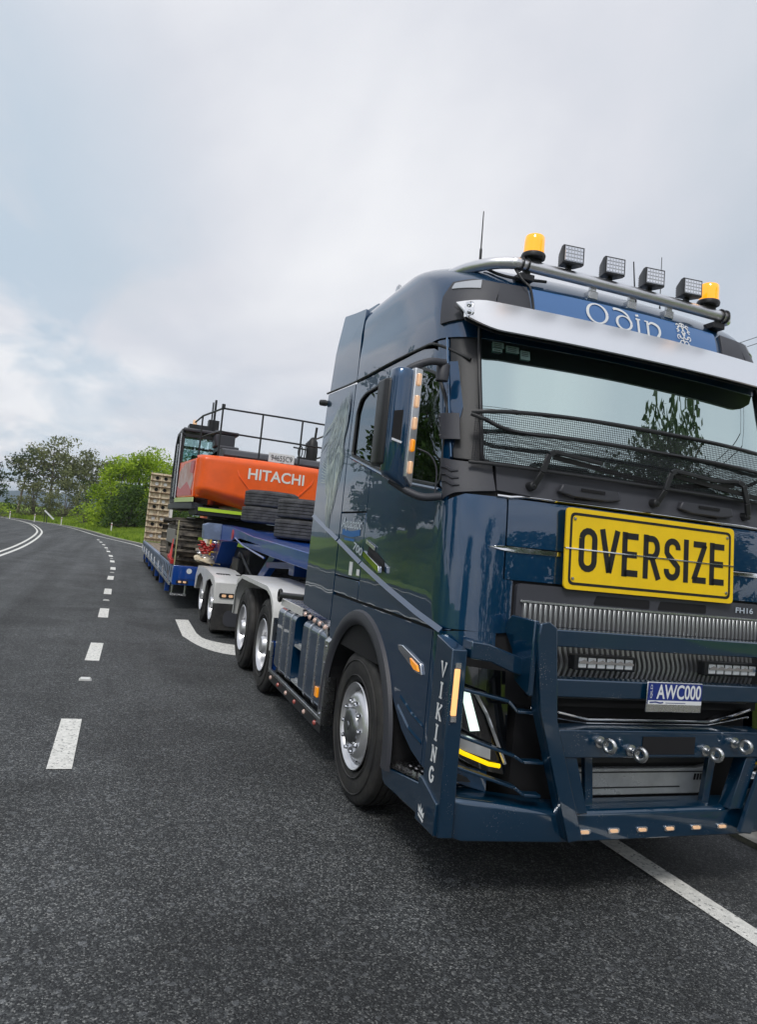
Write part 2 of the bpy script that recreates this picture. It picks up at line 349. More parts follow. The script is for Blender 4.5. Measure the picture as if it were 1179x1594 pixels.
def grass_mat(name, a, b, c):
    m = bpy.data.materials.new(name); m.use_nodes = True; t = m.node_tree; bs = t.nodes['Principled BSDF']; bs.inputs['Roughness'].default_value = .9; bs.inputs['Specular IOR Level'].default_value = .15
    g = N(t, 'ShaderNodeNewGeometry'); n = N(t, 'ShaderNodeTexNoise', Scale=.22, Detail=8.0, Roughness=.65); t.links.new(g.outputs['Position'], n.inputs['Vector'])
    r = N(t, 'ShaderNodeValToRGB'); t.links.new(n.outputs[0], r.inputs[0]); r.color_ramp.elements[0].position = .34; r.color_ramp.elements[0].color = (*a, 1); r.color_ramp.elements[1].position = .68; r.color_ramp.elements[1].color = (*c, 1)
    e = r.color_ramp.elements.new(.5); e.color = (*b, 1); t.links.new(r.outputs[0], bs.inputs['Base Color'])
    n2 = N(t, 'ShaderNodeTexNoise', Scale=6.0, Detail=6.0); t.links.new(g.outputs['Position'], n2.inputs['Vector']); bp = N(t, 'ShaderNodeBump', Strength=.9, Distance=.15); t.links.new(n2.outputs[0], bp.inputs['Height']); t.links.new(bp.outputs[0], bs.inputs['Normal'])
    return m
GRASS = grass_mat('verge_grass', (.08, .12, .018), (.17, .27, .03), (.29, .38, .06))
tag(gm.build('ground', GRASS, smooth=60), kind='structure')
# asphalt: chip seal with visible stones close to the lens
ASPH = bpy.data.materials.new('chip_seal_asphalt'); ASPH.use_nodes = True; t = ASPH.node_tree; bs = t.nodes['Principled BSDF']
g = N(t, 'ShaderNodeNewGeometry')
v1 = N(t, 'ShaderNodeTexVoronoi', Scale=128.0, Randomness=1.0); t.links.new(g.outputs['Position'], v1.inputs['Vector'])
v2 = N(t, 'ShaderNodeTexVoronoi', Scale=44.0, Randomness=1.0); t.links.new(g.outputs['Position'], v2.inputs['Vector'])
sp = N(t, 'ShaderNodeSeparateColor'); t.links.new(v1.outputs['Color'], sp.inputs[0])
rs = N(t, 'ShaderNodeValToRGB'); t.links.new(sp.outputs[0], rs.inputs[0])
rs.color_ramp.elements[0].position = .0; rs.color_ramp.elements[0].color = (.012, .013, .015, 1); rs.color_ramp.elements[1].position = 1.; rs.color_ramp.elements[1].color = (.22, .225, .22, 1)
e = rs.color_ramp.elements.new(.55); e.color = (.032, .035, .037, 1); e = rs.color_ramp.elements.new(.86); e.color = (.082, .087, .088, 1)
sp2 = N(t, 'ShaderNodeSeparateColor'); t.links.new(v2.outputs['Color'], sp2.inputs[0])
gt = N(t, 'ShaderNodeMapRange'); t.links.new(sp2.outputs[1], gt.inputs[0]); gt.inputs[1].default_value = .90; gt.inputs[2].default_value = .99; gt.inputs[3].default_value = 0; gt.inputs[4].default_value = .5
mxa = N(t, 'ShaderNodeMix', data_type='RGBA'); t.links.new(gt.outputs[0], mxa.inputs[0]); t.links.new(rs.outputs[0], mxa.inputs[6]); mxa.inputs[7].default_value = (.17, .18, .19, 1)
nl = N(t, 'ShaderNodeTexNoise', Scale=.55, Detail=7.0, Roughness=.62); mpp = N(t, 'ShaderNodeMapping'); mpp.inputs['Scale'].default_value = (1.6, .06, 1); t.links.new(g.outputs['Position'], mpp.inputs[0]); t.links.new(mpp.outputs[0], nl.inputs['Vector'])
ml = N(t, 'ShaderNodeMapRange'); t.links.new(nl.outputs[0], ml.inputs[0]); ml.inputs[1].default_value = .32; ml.inputs[2].default_value = .7; ml.inputs[3].default_value = .95; ml.inputs[4].default_value = 1.4
nw = N(t, 'ShaderNodeTexNoise', Scale=.75, Detail=4.0, Roughness=.6, Distortion=.6); t.links.new(g.outputs['Position'], nw.inputs['Vector']); mrw = N(t, 'ShaderNodeMapRange'); t.links.new(nw.outputs[0], mrw.inputs[0]); mrw.inputs[1].default_value = .38; mrw.inputs[2].default_value = .62; mrw.inputs[3].default_value = .64; mrw.inputs[4].default_value = 1.12
mulw = N(t, 'ShaderNodeMix', data_type='RGBA', blend_type='MULTIPLY'); mulw.inputs[0].default_value = 1; t.links.new(mxa.outputs[2], mulw.inputs[6]); t.links.new(mrw.outputs[0], mulw.inputs[7])
sx_ = N(t, 'ShaderNodeSeparateXYZ'); t.links.new(g.outputs['Position'], sx_.inputs[0])
nd = N(t, 'ShaderNodeMath', operation='MULTIPLY_ADD'); t.links.new(nw.outputs[0], nd.inputs[0]); nd.inputs[1].default_value = .5; t.links.new(sx_.outputs[0], nd.inputs[2])
wv_ = N(t, 'ShaderNodeMath', operation='SINE'); sc3 = N(t, 'ShaderNodeMath', operation='MULTIPLY'); t.links.new(nd.outputs[0], sc3.inputs[0]); sc3.inputs[1].default_value = 2*math.pi/1.78; t.links.new(sc3.outputs[0], wv_.inputs[0])
trk = N(t, 'ShaderNodeMapRange'); t.links.new(wv_.outputs[0], trk.inputs[0]); trk.inputs[1].default_value = -1; trk.inputs[2].default_value = 1; trk.inputs[3].default_value = .86; trk.inputs[4].default_value = 1.08
mult = N(t, 'ShaderNodeMix', data_type='RGBA', blend_type='MULTIPLY'); mult.inputs[0].default_value = 1; t.links.new(mulw.outputs[2], mult.inputs[6]); t.links.new(trk.outputs[0], mult.inputs[7])
vo = N(t, 'ShaderNodeTexVoronoi', Scale=.9, Randomness=1.0); t.links.new(g.outputs['Position'], vo.inputs['Vector'])   # oil drips
nd2 = N(t, 'ShaderNodeMath', operation='MULTIPLY_ADD'); t.links.new(nw.outputs[0], nd2.inputs[0]); nd2.inputs[1].default_value = .25; t.links.new(vo.outputs['Distance'], nd2.inputs[2])
ov = N(t, 'ShaderNodeMapRange', interpolation_type='SMOOTHSTEP'); t.links.new(nd2.outputs[0], ov.inputs[0]); ov.inputs[1].default_value = .13; ov.inputs[2].default_value = .24; ov.inputs[3].default_value = .55; ov.inputs[4].default_value = 1.0
mulo = N(t, 'ShaderNodeMix', data_type='RGBA', blend_type='MULTIPLY'); mulo.inputs[0].default_value = 1; t.links.new(mult.outputs[2], mulo.inputs[6]); t.links.new(ov.outputs[0], mulo.inputs[7])
mul = N(t, 'ShaderNodeMix', data_type='RGBA', blend_type='MULTIPLY'); mul.inputs[0].default_value = 1; t.links.new(mulo.outputs[2], mul.inputs[6]); t.links.new(ml.outputs[0], mul.inputs[7]); t.links.new(mul.outputs[2], bs.inputs['Base Color'])
nr = N(t, 'ShaderNodeTexNoise', Scale=.9, Detail=5.0); t.links.new(mpp.outputs[0], nr.inputs['Vector']); mrr = N(t, 'ShaderNodeMapRange'); t.links.new(nr.outputs[0], mrr.inputs[0]); mrr.inputs[1].default_value = .35; mrr.inputs[2].default_value = .65; mrr.inputs[3].default_value = .58; mrr.inputs[4].default_value = .78
t.links.new(mrr.outputs[0], bs.inputs['Roughness']); bs.inputs['Specular IOR Level'].default_value = .45
bp = N(t, 'ShaderNodeBump', Strength=.8, Distance=.006); t.links.new(v1.outputs['Distance'], bp.inputs['Height']); bp.invert = True; t.links.new(bp.outputs[0], bs.inputs['Normal'])
rm = MB()
cs = [(x, y) for x, y in cenS]; es = [(x, y) for x, y in edgeS]
vs = []
for (cx_, y), (ex, _) in zip(cs, es):
    for k in range(9): vs.append((cx_-LEFT_W+(ex+1.02-(cx_-LEFT_W))*k/8, y, 0))
rm.add(vs, [(j*9+i, j*9+i+1, (j+1)*9+i+1, (j+1)*9+i) for j in range(len(cs)-1) for i in range(8)])
rm.add([(-11.35, -400, 0), (1.35, -400, 0), (1.35, -120, 0), (-11.35, -120, 0)], [(0, 1, 2, 3)])
road = tag(rm.build('road', ASPH), kind='structure')
LINE = mat('road_line_paint', (.90, .89, .84), rough=.65, nscale=22, ncol=(.68, .68, .64), bump=.6, bscale=150)
# worn flecks in the paint
t = LINE.node_tree; b = t.nodes['Principled BSDF']; tcn = N(t, 'ShaderNodeNewGeometry'); v = N(t, 'ShaderNodeTexVoronoi', Scale=75.0); t.links.new(tcn.outputs['Position'], v.inputs['Vector'])
sc_ = N(t, 'ShaderNodeSeparateColor'); t.links.new(v.outputs['Color'], sc_.inputs[0]); gtt = N(t, 'ShaderNodeMath', operation='GREATER_THAN'); t.links.new(sc_.outputs[0], gtt.inputs[0]); gtt.inputs[1].default_value = .94
old = b.inputs['Base Color'].links[0].from_socket; mw = N(t, 'ShaderNodeMix', data_type='RGBA'); t.links.new(gtt.outputs[0], mw.inputs[0]); t.links.new(old, mw.inputs[6]); mw.inputs[7].default_value = (.34, .34, .33, 1); t.links.new(mw.outputs[2], b.inputs['Base Color'])
Z1 = .005
def strip(name, path, w, z=Z1, off=0):
    m = MB(); P = [Vector(p) for p in path]; vs = []
    for i, p in enumerate(P):
        d = P[min(i+1, len(P)-1)]-P[max(i-1, 0)]; d.normalize(); n = Vector((d.y, -d.x)); vs += [(*(p+n*(off-w/2)), z), (*(p+n*(off+w/2)), z)]
    m.add(vs, [(2*i, 2*i+1, 2*i+3, 2*i+2) for i in range(len(P)-1)]); return m.build(name, LINE, road)
strip('centre_line', cenS, .13, off=-.13); strip('centre_line', cenS, .13, off=.19)
strip('edge_line', [p for p in edgeS], .15)
strip('edge_line', [(x-LEFT_W+.9, y) for x, y in cenS], .13)
DASH = [(-3.1, -60), (-3.1, 3), (-2.97, 7), (-2.92, 11), (-2.86, 18), (-2.78, 23), (-2.82, 27), (-2.88, 30.5), (-2.99, 34), (-3.12, 37.8), (-3.26, 41.5), (-3.45, 45), (-3.66, 48.6), (-3.84, 51.6), (-4.09, 55.2)]
yy = 2.08
k = -5
while True:
    y0 = 2.08+4.05*k+(.0 if k < 12 else 0)
    if y0 > 54: break
    strip('lane_dash', [(ev(DASH, y0), y0), (ev(DASH, y0+1.33), y0+1.33)], .165); k += 1
tmk = MB(); tp = [(-1.68, 10.5), (-1.44, 10.55)]+[tuple(p[:2]) for p in smooth_line([(-1.46, 8.9, 0), (-1.38, 8.3, 0), (-1.02, 7.9, 0), (-.3, 7.65, 0), (.5, 7.5, 0)], 4)]+[(.5, 6.8)]+[tuple(p[:2]) for p in smooth_line([(-.4, 6.82, 0), (-1.16, 6.97, 0), (-1.52, 7.5, 0), (-1.72, 8.5, 0)], 4)]
tri = tessellate_polygon([[Vector((*p, 0)) for p in tp]]); tmk.add([(*p, Z1) for p in tp], [tuple(t_) for t_ in tri]); tmk.build('turn_marking', LINE, road)
stud_mb = MB(); stud_mb.prism([(-.065, 0), (.065, 0), (.045, .018), (-.045, .018)], 1, -.055, .055)
st0 = None
for i, y in enumerate((5.04, 12.95, 21.05, 29, 37.2)):
    if st0 is None: st0 = stud_mb.build('road_stud', WHITE, road); o = st0
    else: o = copy_obj(st0, road)
    o.location = (ev(DASH, y), y, .0)
# concrete edge strip beside the asphalt
CONC = mat('pale_concrete', (.42, .40, .35), rough=.85, nscale=5, ncol=(.24, .23, .2), bump=.5, bscale=50)
km = MB(); vs = []
for x, y in edgeS:
    a = x+1.03; vs += [(a, y, -.08), (a, y, .035), (a+.30, y, .035), (a+.30, y, -.08)]
km.add(vs, [(4*i+k, 4*i+k+1, 4*i+k+5, 4*i+k+4) for i in range(len(edgeS)-1) for k in range(3)])
tag(km.build('kerb', CONC), kind='structure')
sh_ = MB(); sv = [(1.66+(x_)*1.0, y_, .03+.02*hsh(x_*3, y_*2)) for y_ in np.arange(-90, 3.1, 1.5) for x_ in np.arange(0, 11, 1.0)]
sh_.add(sv, [(j*11+i, j*11+i+1, (j+1)*11+i+1, (j+1)*11+i) for j in range(len(sv)//11-1) for i in range(10)])
tag(sh_.build('gravel_shoulder', mat('gravel', (.16, .15, .135), rough=.9, nscale=6, ncol=(.07, .066, .06), bump=.8, bscale=45), smooth=60), kind='structure')
# wooded hills on the skyline
HM = grass_mat('wooded_hill', (.028, .060, .085), (.040, .080, .105), (.055, .10, .115))  # bluish base, distance haze partly put into the woodland colour
hm = MB()
def ridge(t, d, h, s): return h*(.55+.25*math.sin(t*3.1+s)+.12*math.sin(t*9.3+s*2)+.05*math.sin(t*31+s))
na = 220; vs = []
for i in range(na+1):
    a = math.pi*2*i/na
    for k, (d, hf) in enumerate(((1500, 0), (1900, .55), (2300, 1.0), (2900, .2))):
        h = (25+ (70 if math.cos(a-math.atan2(1, -.12)) > .0 else 40))*hf*(.62+.25*math.sin(a*5+1.2)+.10*math.sin(a*13)+.05*math.sin(a*37+2))
        vs.append((math.cos(a)*d, math.sin(a)*d, -14+h))
hm.add(vs, [(i*4+k, i*4+k+1, (i+1)*4+k+1, (i+1)*4+k) for i in range(na) for k in range(3)])
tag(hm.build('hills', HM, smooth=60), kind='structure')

# ------------------------------------------------------------------ trees
def leaf_mat(name, a, b, tr=.35):
    m = bpy.data.materials.new(name); m.use_nodes = True; t = m.node_tree; t.nodes.clear()
    g = N(t, 'ShaderNodeNewGeometry'); n = N(t, 'ShaderNodeTexNoise', Scale=.55, Detail=3.0); t.links.new(g.outputs['Position'], n.inputs['Vector'])
    ri = N(t, 'ShaderNodeMath', operation='MULTIPLY_ADD'); t.links.new(g.outputs['Random Per Island'], ri.inputs[0]); ri.inputs[1].default_value = .45; t.links.new(n.outputs[0], ri.inputs[2])
    mr = N(t, 'ShaderNodeMapRange'); t.links.new(ri.outputs[0], mr.inputs[0]); mr.inputs[1].default_value = .45; mr.inputs[2].default_value = .95
    mix = N(t, 'ShaderNodeMix', data_type='RGBA'); t.links.new(mr.outputs[0], mix.inputs[0]); mix.inputs[6].default_value = (*a, 1); mix.inputs[7].default_value = (*b, 1)
    d = N(t, 'ShaderNodeBsdfPrincipled', Roughness=.55); d.inputs['Specular IOR Level'].default_value = .3; t.links.new(mix.outputs[2], d.inputs['Base Color'])
    tl = N(t, 'ShaderNodeBsdfTranslucent'); t.links.new(mix.outputs[2], tl.inputs['Color']); ms = N(t, 'ShaderNodeMixShader'); ms.inputs[0].default_value = tr
    t.links.new(d.outputs[0], ms.inputs[1]); t.links.new(tl.outputs[0], ms.inputs[2]); o = N(t, 'ShaderNodeOutputMaterial'); t.links.new(ms.outputs[0], o.inputs[0]); return m
LEAF_EU = leaf_mat('gum_leaves', (.035, .060, .032), (.12, .16, .085))
LEAF_EU2 = leaf_mat('olive_gum_leaves', (.07, .085, .035), (.27, .29, .13))
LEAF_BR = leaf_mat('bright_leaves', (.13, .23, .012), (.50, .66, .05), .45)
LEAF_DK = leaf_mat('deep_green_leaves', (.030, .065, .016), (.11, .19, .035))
BARK = mat('bark', (.20, .17, .14), rough=.9, nscale=3, ncol=(.07, .06, .05), bump=.6, bscale=12)
BARKP = mat('pale_bark', (.36, .31, .27), rough=.85, nscale=2, ncol=(.14, .11, .09), bump=.4, bscale=10)
rng = np.random.default_rng(11)
def leaves_mesh(name, clumps, per, size, m, flat=.7):
    """clumps: (x,y,z,r). leaf quads through each clump volume, denser toward its shell"""
    V = []; 
    for (x, y, z, r) in clumps:
        n = max(6, int(per*r*r)); d = rng.normal(size=(n, 3)); d /= np.linalg.norm(d, axis=1)[:, None]
        rad = r*rng.uniform(.25, 1.05, n)**.6; p = d*rad[:, None]; p[:, 2] *= flat; p += (x, y, z)
        a = rng.normal(size=(n, 3)); a /= np.linalg.norm(a, axis=1)[:, None]; b = rng.normal(size=(n, 3)); b -= a*(a*b).sum(1)[:, None]; b /= np.linalg.norm(b, axis=1)[:, None]
        s = size*rng.uniform(.5, 1.3, n)[:, None]; a = a*s; b = b*s*.45
        V.append(np.stack([p-a, p+b, p+a, p-b], 1).reshape(-1, 3))
    V = np.concatenate(V); n = len(V)//4; me = bpy.data.meshes.new(name); me.vertices.add(4*n); me.vertices.foreach_set('co', V.ravel())
    me.loops.add(4*n); me.loops.foreach_set('vertex_index', np.arange(4*n)); me.polygons.add(n); me.polygons.foreach_set('loop_start', np.arange(n)*4); me.polygons.foreach_set('loop_total', np.full(n, 4)); me.materials.append(m); me.update(); me.validate(); return me
def make_tree(name, loc, h, spread, m, label, group, base=.45, per=38, leaf=.2, seed=1, bark=BARK, nb=9, clump=.9, lean=0, flat=.7, trunk_r=None, sub=4, rnd_crown=False):
    r = random.Random(seed); root = empty(name, loc, label, 'tree', group)
    tr = MB(); tw = trunk_r or h*.018; top = Vector((lean*h*.5, r.uniform(-.05, .05)*h, h*.86))
    pts = smooth_line([(0, 0, -.3), (lean*h*.1, 0, h*.25), (lean*h*.28+r.uniform(-.03, .03)*h, 0, h*.55), top], 4)
    tr.tube(pts, [tw*(1.25-1.05*i/(len(pts)-1)) for i in range(len(pts))], 8); cl = []
    for i in range(nb):
        f = base+(1-base)*(i+.5)/nb*.92; s = pts[min(len(pts)-1, int(f*(len(pts)-1)))]; a = i*2.4+r.uniform(-.4, .4)
        L = spread*(.55+.45*math.sin(math.pi*min(1, (f-base)/(1-base)+.22)))*r.uniform(.75, 1.1); L = L if not rnd_crown else spread*r.uniform(.45, 1.0)*math.sqrt(max(.1, 1-((f-.68)/.36)**2)); e = Vector(s)+Vector((math.cos(a)*L, math.sin(a)*L, h*.10*r.uniform(.2, 1.5)))
        mid = Vector(s).lerp(e, .5)+Vector((0, 0, -.02*h)); bp_ = smooth_line([s, mid, e], 3); tr.tube(bp_, [tw*.42*(1-.8*k/(len(bp_)-1)) for k in range(len(bp_))], 5)
        for q in range(sub):
            t_ = .45+.6*q/sub; c = Vector(s).lerp(e, t_)+Vector((r.gauss(0, .16), r.gauss(0, .16), r.gauss(0.1, .10)))*spread
            tr.tube([Vector(s).lerp(e, min(1, t_*.8)), c], [tw*.12, tw*.04], 4); cl.append((c.x, c.y, c.z, clump*r.uniform(.6, 1.15)))
    for q in range(sub+1): cl.append((top.x+r.gauss(0, .14)*spread, top.y+r.gauss(0, .14)*spread, h*(.84+.13*r.random()), clump*r.uniform(.5, .9)))
    tr.build('trunk', bark, root, smooth=60); link(bpy.data.objects.new('crown', leaves_mesh('crown', cl, per, leaf, m, flat)), root); return root
def make_bush(name, loc, rx, h, m, label, group, seed=1, per=60, leaf=.16, n=40):
    r = random.Random(seed); root = empty(name, loc, label, 'bush', group); cl = []; tr = MB()
    for i in range(n):
        a = r.uniform(0, 6.283); q = r.random()**.6; z = r.random(); lim = math.sqrt(max(.05, 1-(z*.95)**2.2)); x, y = math.cos(a)*q*rx*lim, math.sin(a)*q*rx*.8*lim
        c = (x, y, .25+z*(h-.6)*(.85+.2*r.random()), (.10+.07*r.random())*max(h, rx)*1.0); cl.append(c)
        if i % 3 == 0: tr.tube([(0, 0, -.2), (x*.4, y*.4, c[2]*.5), (x*.9, y*.9, c[2])], [.07*h/4, .04*h/4, .012], 5)
    tr.build('stem', BARK, root, smooth=60); link(bpy.data.objects.new('foliage', leaves_mesh('foliage', cl, per, leaf, m, .85)), root); return root
def P(x, y): return (x, y, gz(x, y)-.05)
G1 = 'gum trees beyond the bend'
make_tree('gum_tree', P(-12.2, 116), 12.0, 5.2, LEAF_EU2, 'tallest spreading gum tree at the bend with thin see-through crown', G1, base=.42, seed=3, per=24, leaf=.26, bark=BARK, nb=14, clump=1.35, sub=5, lean=-.05)
make_tree('gum_tree', P(-8.6, 120), 10.4, 4.4, LEAF_EU2, 'gum tree with drooping crown just right of the tallest gum', G1, base=.35, seed=8, per=34, leaf=.26, nb=12, clump=1.25, lean=.10, sub=5)
make_tree('gum_tree', P(-16.6, 118), 10.8, 3.6, LEAF_EU, 'slender gum tree with pale leaning trunk and open crown at left', G1, base=.55, seed=5, per=34, leaf=.25, bark=BARKP, nb=9, clump=1.1, lean=.12)
make_tree('gum_tree', P(-22.5, 119), 10.6, 4.2, LEAF_EU, 'dense grey-green gum tree cut by the left edge of the photo', G1, base=.35, seed=12, per=50, leaf=.26, nb=12, clump=1.3)
make_tree('gum_tree', P(-5.2, 124), 9.0, 3.4, LEAF_EU2, 'low thin gum tree whose crown meets the bright green bush', G1, base=.4, seed=15, per=42, leaf=.25, nb=9, clump=1.1, lean=.1)
G2 = 'leafy trees behind the trailer'
make_bush('leafy_tree', P(.2, 84), 4.2, 8.6, LEAF_BR, 'tall bright green leafy tree directly behind the loading ramp', G2, seed=21, n=100, per=95, leaf=.17)
make_bush('leafy_tree', P(-2.9, 82), 2.9, 7.9, LEAF_BR, 'bright green leafy tree at the left end of the clump behind the ramp', G2, seed=22, n=80, per=95, leaf=.17)
make_bush('leafy_tree', P(4.4, 80), 4.2, 8.0, LEAF_BR, 'broad green leafy tree hidden mostly by the orange digger', G2, seed=23, n=80, per=80, leaf=.18)
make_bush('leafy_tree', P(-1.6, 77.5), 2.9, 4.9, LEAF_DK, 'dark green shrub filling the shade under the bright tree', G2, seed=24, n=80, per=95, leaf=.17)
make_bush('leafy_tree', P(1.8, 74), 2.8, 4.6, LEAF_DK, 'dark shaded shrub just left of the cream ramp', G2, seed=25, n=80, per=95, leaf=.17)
G3 = 'roadside bushes at the bend'
make_bush('roadside_bush', P(-6.3, 93), 1.9, 3.2, LEAF_BR, 'yellow-green bush behind the third marker post', G3, seed=31, n=40, leaf=.15, per=90)
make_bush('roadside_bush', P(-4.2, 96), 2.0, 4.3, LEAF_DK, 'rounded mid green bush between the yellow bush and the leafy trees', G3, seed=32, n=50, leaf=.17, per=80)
make_bush('roadside_bush', P(-9.6, 108), 3.4, 5.6, LEAF_EU2, 'brownish green scrub under the tallest gum tree', G3, seed=33, n=50, leaf=.2, per=60)
make_bush('roadside_bush', P(-14.0, 114), 3.8, 5.6, LEAF_EU2, 'olive scrub under the slender pale gum', G3, seed=34, n=50, leaf=.2, per=60)
make_bush('roadside_bush', P(-18.2, 112), 2.4, 2.6, LEAF_BR, 'low bright green bush at the left edge of the photo', G3, seed=35, n=36, leaf=.17, per=70)
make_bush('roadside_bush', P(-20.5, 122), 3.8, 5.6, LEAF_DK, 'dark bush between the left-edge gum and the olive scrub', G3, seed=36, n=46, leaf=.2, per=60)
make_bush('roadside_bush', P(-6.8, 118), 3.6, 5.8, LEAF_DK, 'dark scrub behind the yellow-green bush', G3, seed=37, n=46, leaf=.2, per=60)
# the far side of the road and the verge behind the camera: only seen mirrored in the paint and glass
G4 = 'trees on the bank across the road'
for i, (x, y, h, s, m, lb) in enumerate(((-25, 4, 10, 4.2, LEAF_DK, 'dark tree on the bank across the road, level with the truck'), (-29, 20, 12, 4.8, LEAF_EU, 'grey-green gum on the bank across the road, level with the excavator'),
        (-24, 34, 11, 4.6, LEAF_DK, 'dark tree on the bank across the road, level with the loading ramp'), (-22.5, 44, 15, 5.0, LEAF_DK, 'tallest dark tree on the bank across the road'), (-23, 53, 14, 5, LEAF_EU, 'tall grey-green gum on the bank across the road'),
        (-25, 62, 13, 5, LEAF_DK, 'dark tree at the far end of the bank across the road'), (-31, 74, 9, 4.5, LEAF_EU2, 'olive gum where the bank across the road flattens out'), (-27, -14, 12, 4.5, LEAF_EU, 'grey-green gum on the bank across the road, behind the camera'))):
    make_tree('bank_tree', P(x, y), h, s, m, lb, G4, base=.12, seed=50+i, per=30, leaf=.34, nb=14, clump=1.6)
make_tree('gum_tree', P(18.2, -17.0), 17.8, 7.0, LEAF_EU, 'tall gum tree behind the camera, mirrored in the windscreen', None, base=.45, seed=77, per=60, leaf=.22, nb=26, clump=1.35, bark=BARKP, lean=.03, sub=5, rnd_crown=True)
make_tree('gum_tree', P(2.0, -34.0), 11, 4.5, LEAF_DK, 'rounded tree behind the camera beside the shoulder', None, base=.3, seed=78, per=30, leaf=.3, nb=10, clump=1.4)
for i, (x, y, h, s, m, lb) in enumerate(((12, -38, 9, 4.5, LEAF_DK, 'dark tree behind the camera, right of the road'), (21, -42, 10, 5, LEAF_EU, 'grey-green gum behind the camera beyond the verge'), (30, -34, 10, 5, LEAF_DK, 'dark spreading tree behind the camera, farthest right'), (26, -22, 8, 4, LEAF_EU2, 'olive gum behind the camera under the wires'), (-16, -40, 9, 4.5, LEAF_DK, 'dark tree behind the camera, left of the road'), (36, -12, 10, 5, LEAF_DK, 'dark tree right of the truck beyond the verge'))):
    make_tree('roadside_tree', P(x, y), h, s, m, lb, 'trees behind the camera', base=.1, seed=90+i, per=26, leaf=.36, nb=14, clump=1.7)
# grass on the verge
def tufts(name, n, region, hh, m, label=None):
    V = []; F = []
    for i in range(n):
        x, y = region(); z = gz(x, y); h = hh*rnd.uniform(.4, 1.2)
        for k in range(3):
            a = rnd.uniform(0, 6.28); w_ = .05*hh/.35*rnd.uniform(.8, 1.6); lx, ly = math.cos(a)*w_, math.sin(a)*w_; ox, oy = rnd.uniform(-.12, .12), rnd.uniform(-.12, .12)
            b = len(V); V += [(x+ox-lx, y+oy-ly, z-.05), (x+ox+lx, y+oy+ly, z-.05), (x+ox+rnd.uniform(-.1, .1), y+oy+rnd.uniform(-.1, .1), z+h)]; F.append((b, b+1, b+2))
    me = bpy.data.meshes.new(name); me.from_pydata(V, [], F); me.materials.append(m); o = link(bpy.data.objects.new(name, me)); tag(o, label, None, None, 'stuff'); return o
LG = leaf_mat('grass_blades', (.14, .24, .02), (.36, .48, .06), .4)
def regR():
    y = rnd.uniform(44, 118); return rr_(y)+.8+abs(rnd.gauss(0, 4)), y
def regL():
    y = rnd.uniform(-15, 60); return rl(y)-1.6-abs(rnd.gauss(0, 5)), y
def regN():
    y = rnd.uniform(-3, 44); return rr_(y)+.5+abs(rnd.gauss(0, 1.6)), y
o = tufts('verge_grass', 16000, regR, .32, LG, 'bright green grass along the verge at the bend'); 
tufts('bank_grass', 9000, regL, .4, LG, 'grass on the bank across the road'); tufts('shoulder_grass', 7000, regN, .25, LG, 'grass beside the concrete strip')
# white guide posts
gp = None
PW = mat('guide_post_white', (.74, .74, .70), rough=.5)
for i, (x, y, lb) in enumerate(((-3.1, 70, 'white guide post nearest the trailer ramp'), (-8.9, 92.9, 'white guide post in front of the yellow-green bush'), (-12.3, 97.5, 'second white guide post from the left, at the bend'), (-15.9, 104, 'leftmost white guide post at the bend'))):
    z = max(0, gz(x, y))-.02
    if gp is None:
        gp = empty('guide_post', (x, y, z), lb, 'post', 'white guide posts along the road edge')
        MB().box((-.06, -.02, 0), (.06, .02, 1.02)).build('post', PW, gp, bevel=.01); MB().box((-.045, -.026, .78), (.045, -.021, .90)).build('reflector', REDL, gp)
    else: copy_tree(gp, (x, y, z), lb)
# tilted white board on two posts
sg = empty('road_sign', P(-10.75, 98.5), 'white tilted direction board on dark posts at the bend', 'sign')
b_ = MB(); b_.prism([(-.65, 1.62), (-.55, 1.78), (.66, .72), (.5, .6)], 1, -.02, .02); b_.build('board', WHITEL, sg)
b_ = MB(); b_.box((-.56, .03, -.1), (-.48, .1, 1.6)); b_.build('post', BLACK, sg); b_ = MB(); b_.box((-.3, .03, -.1), (-.2, .1, 1.25)); b_.build('post', BLACK, sg)
# overhead wires
for (x0, zz, lb) in ((20.0, 11.0, 'lower thin overhead wire at the right edge'), (20.5, 11.5, 'upper thin overhead wire at the right edge')):
    wm = MB(); pts = [Vector((x0+(y-19.4)*.16, y, zz+.0012*((y-10)**2))) for y in (-46, -30, -15, 0, 10, 19, 30, 45, 62)]
    wm.tube(smooth_line(pts, 4), .013, 5); o = wm.build('overhead_wire', BLACK); tag(o, lb, 'wire', 'overhead wires')
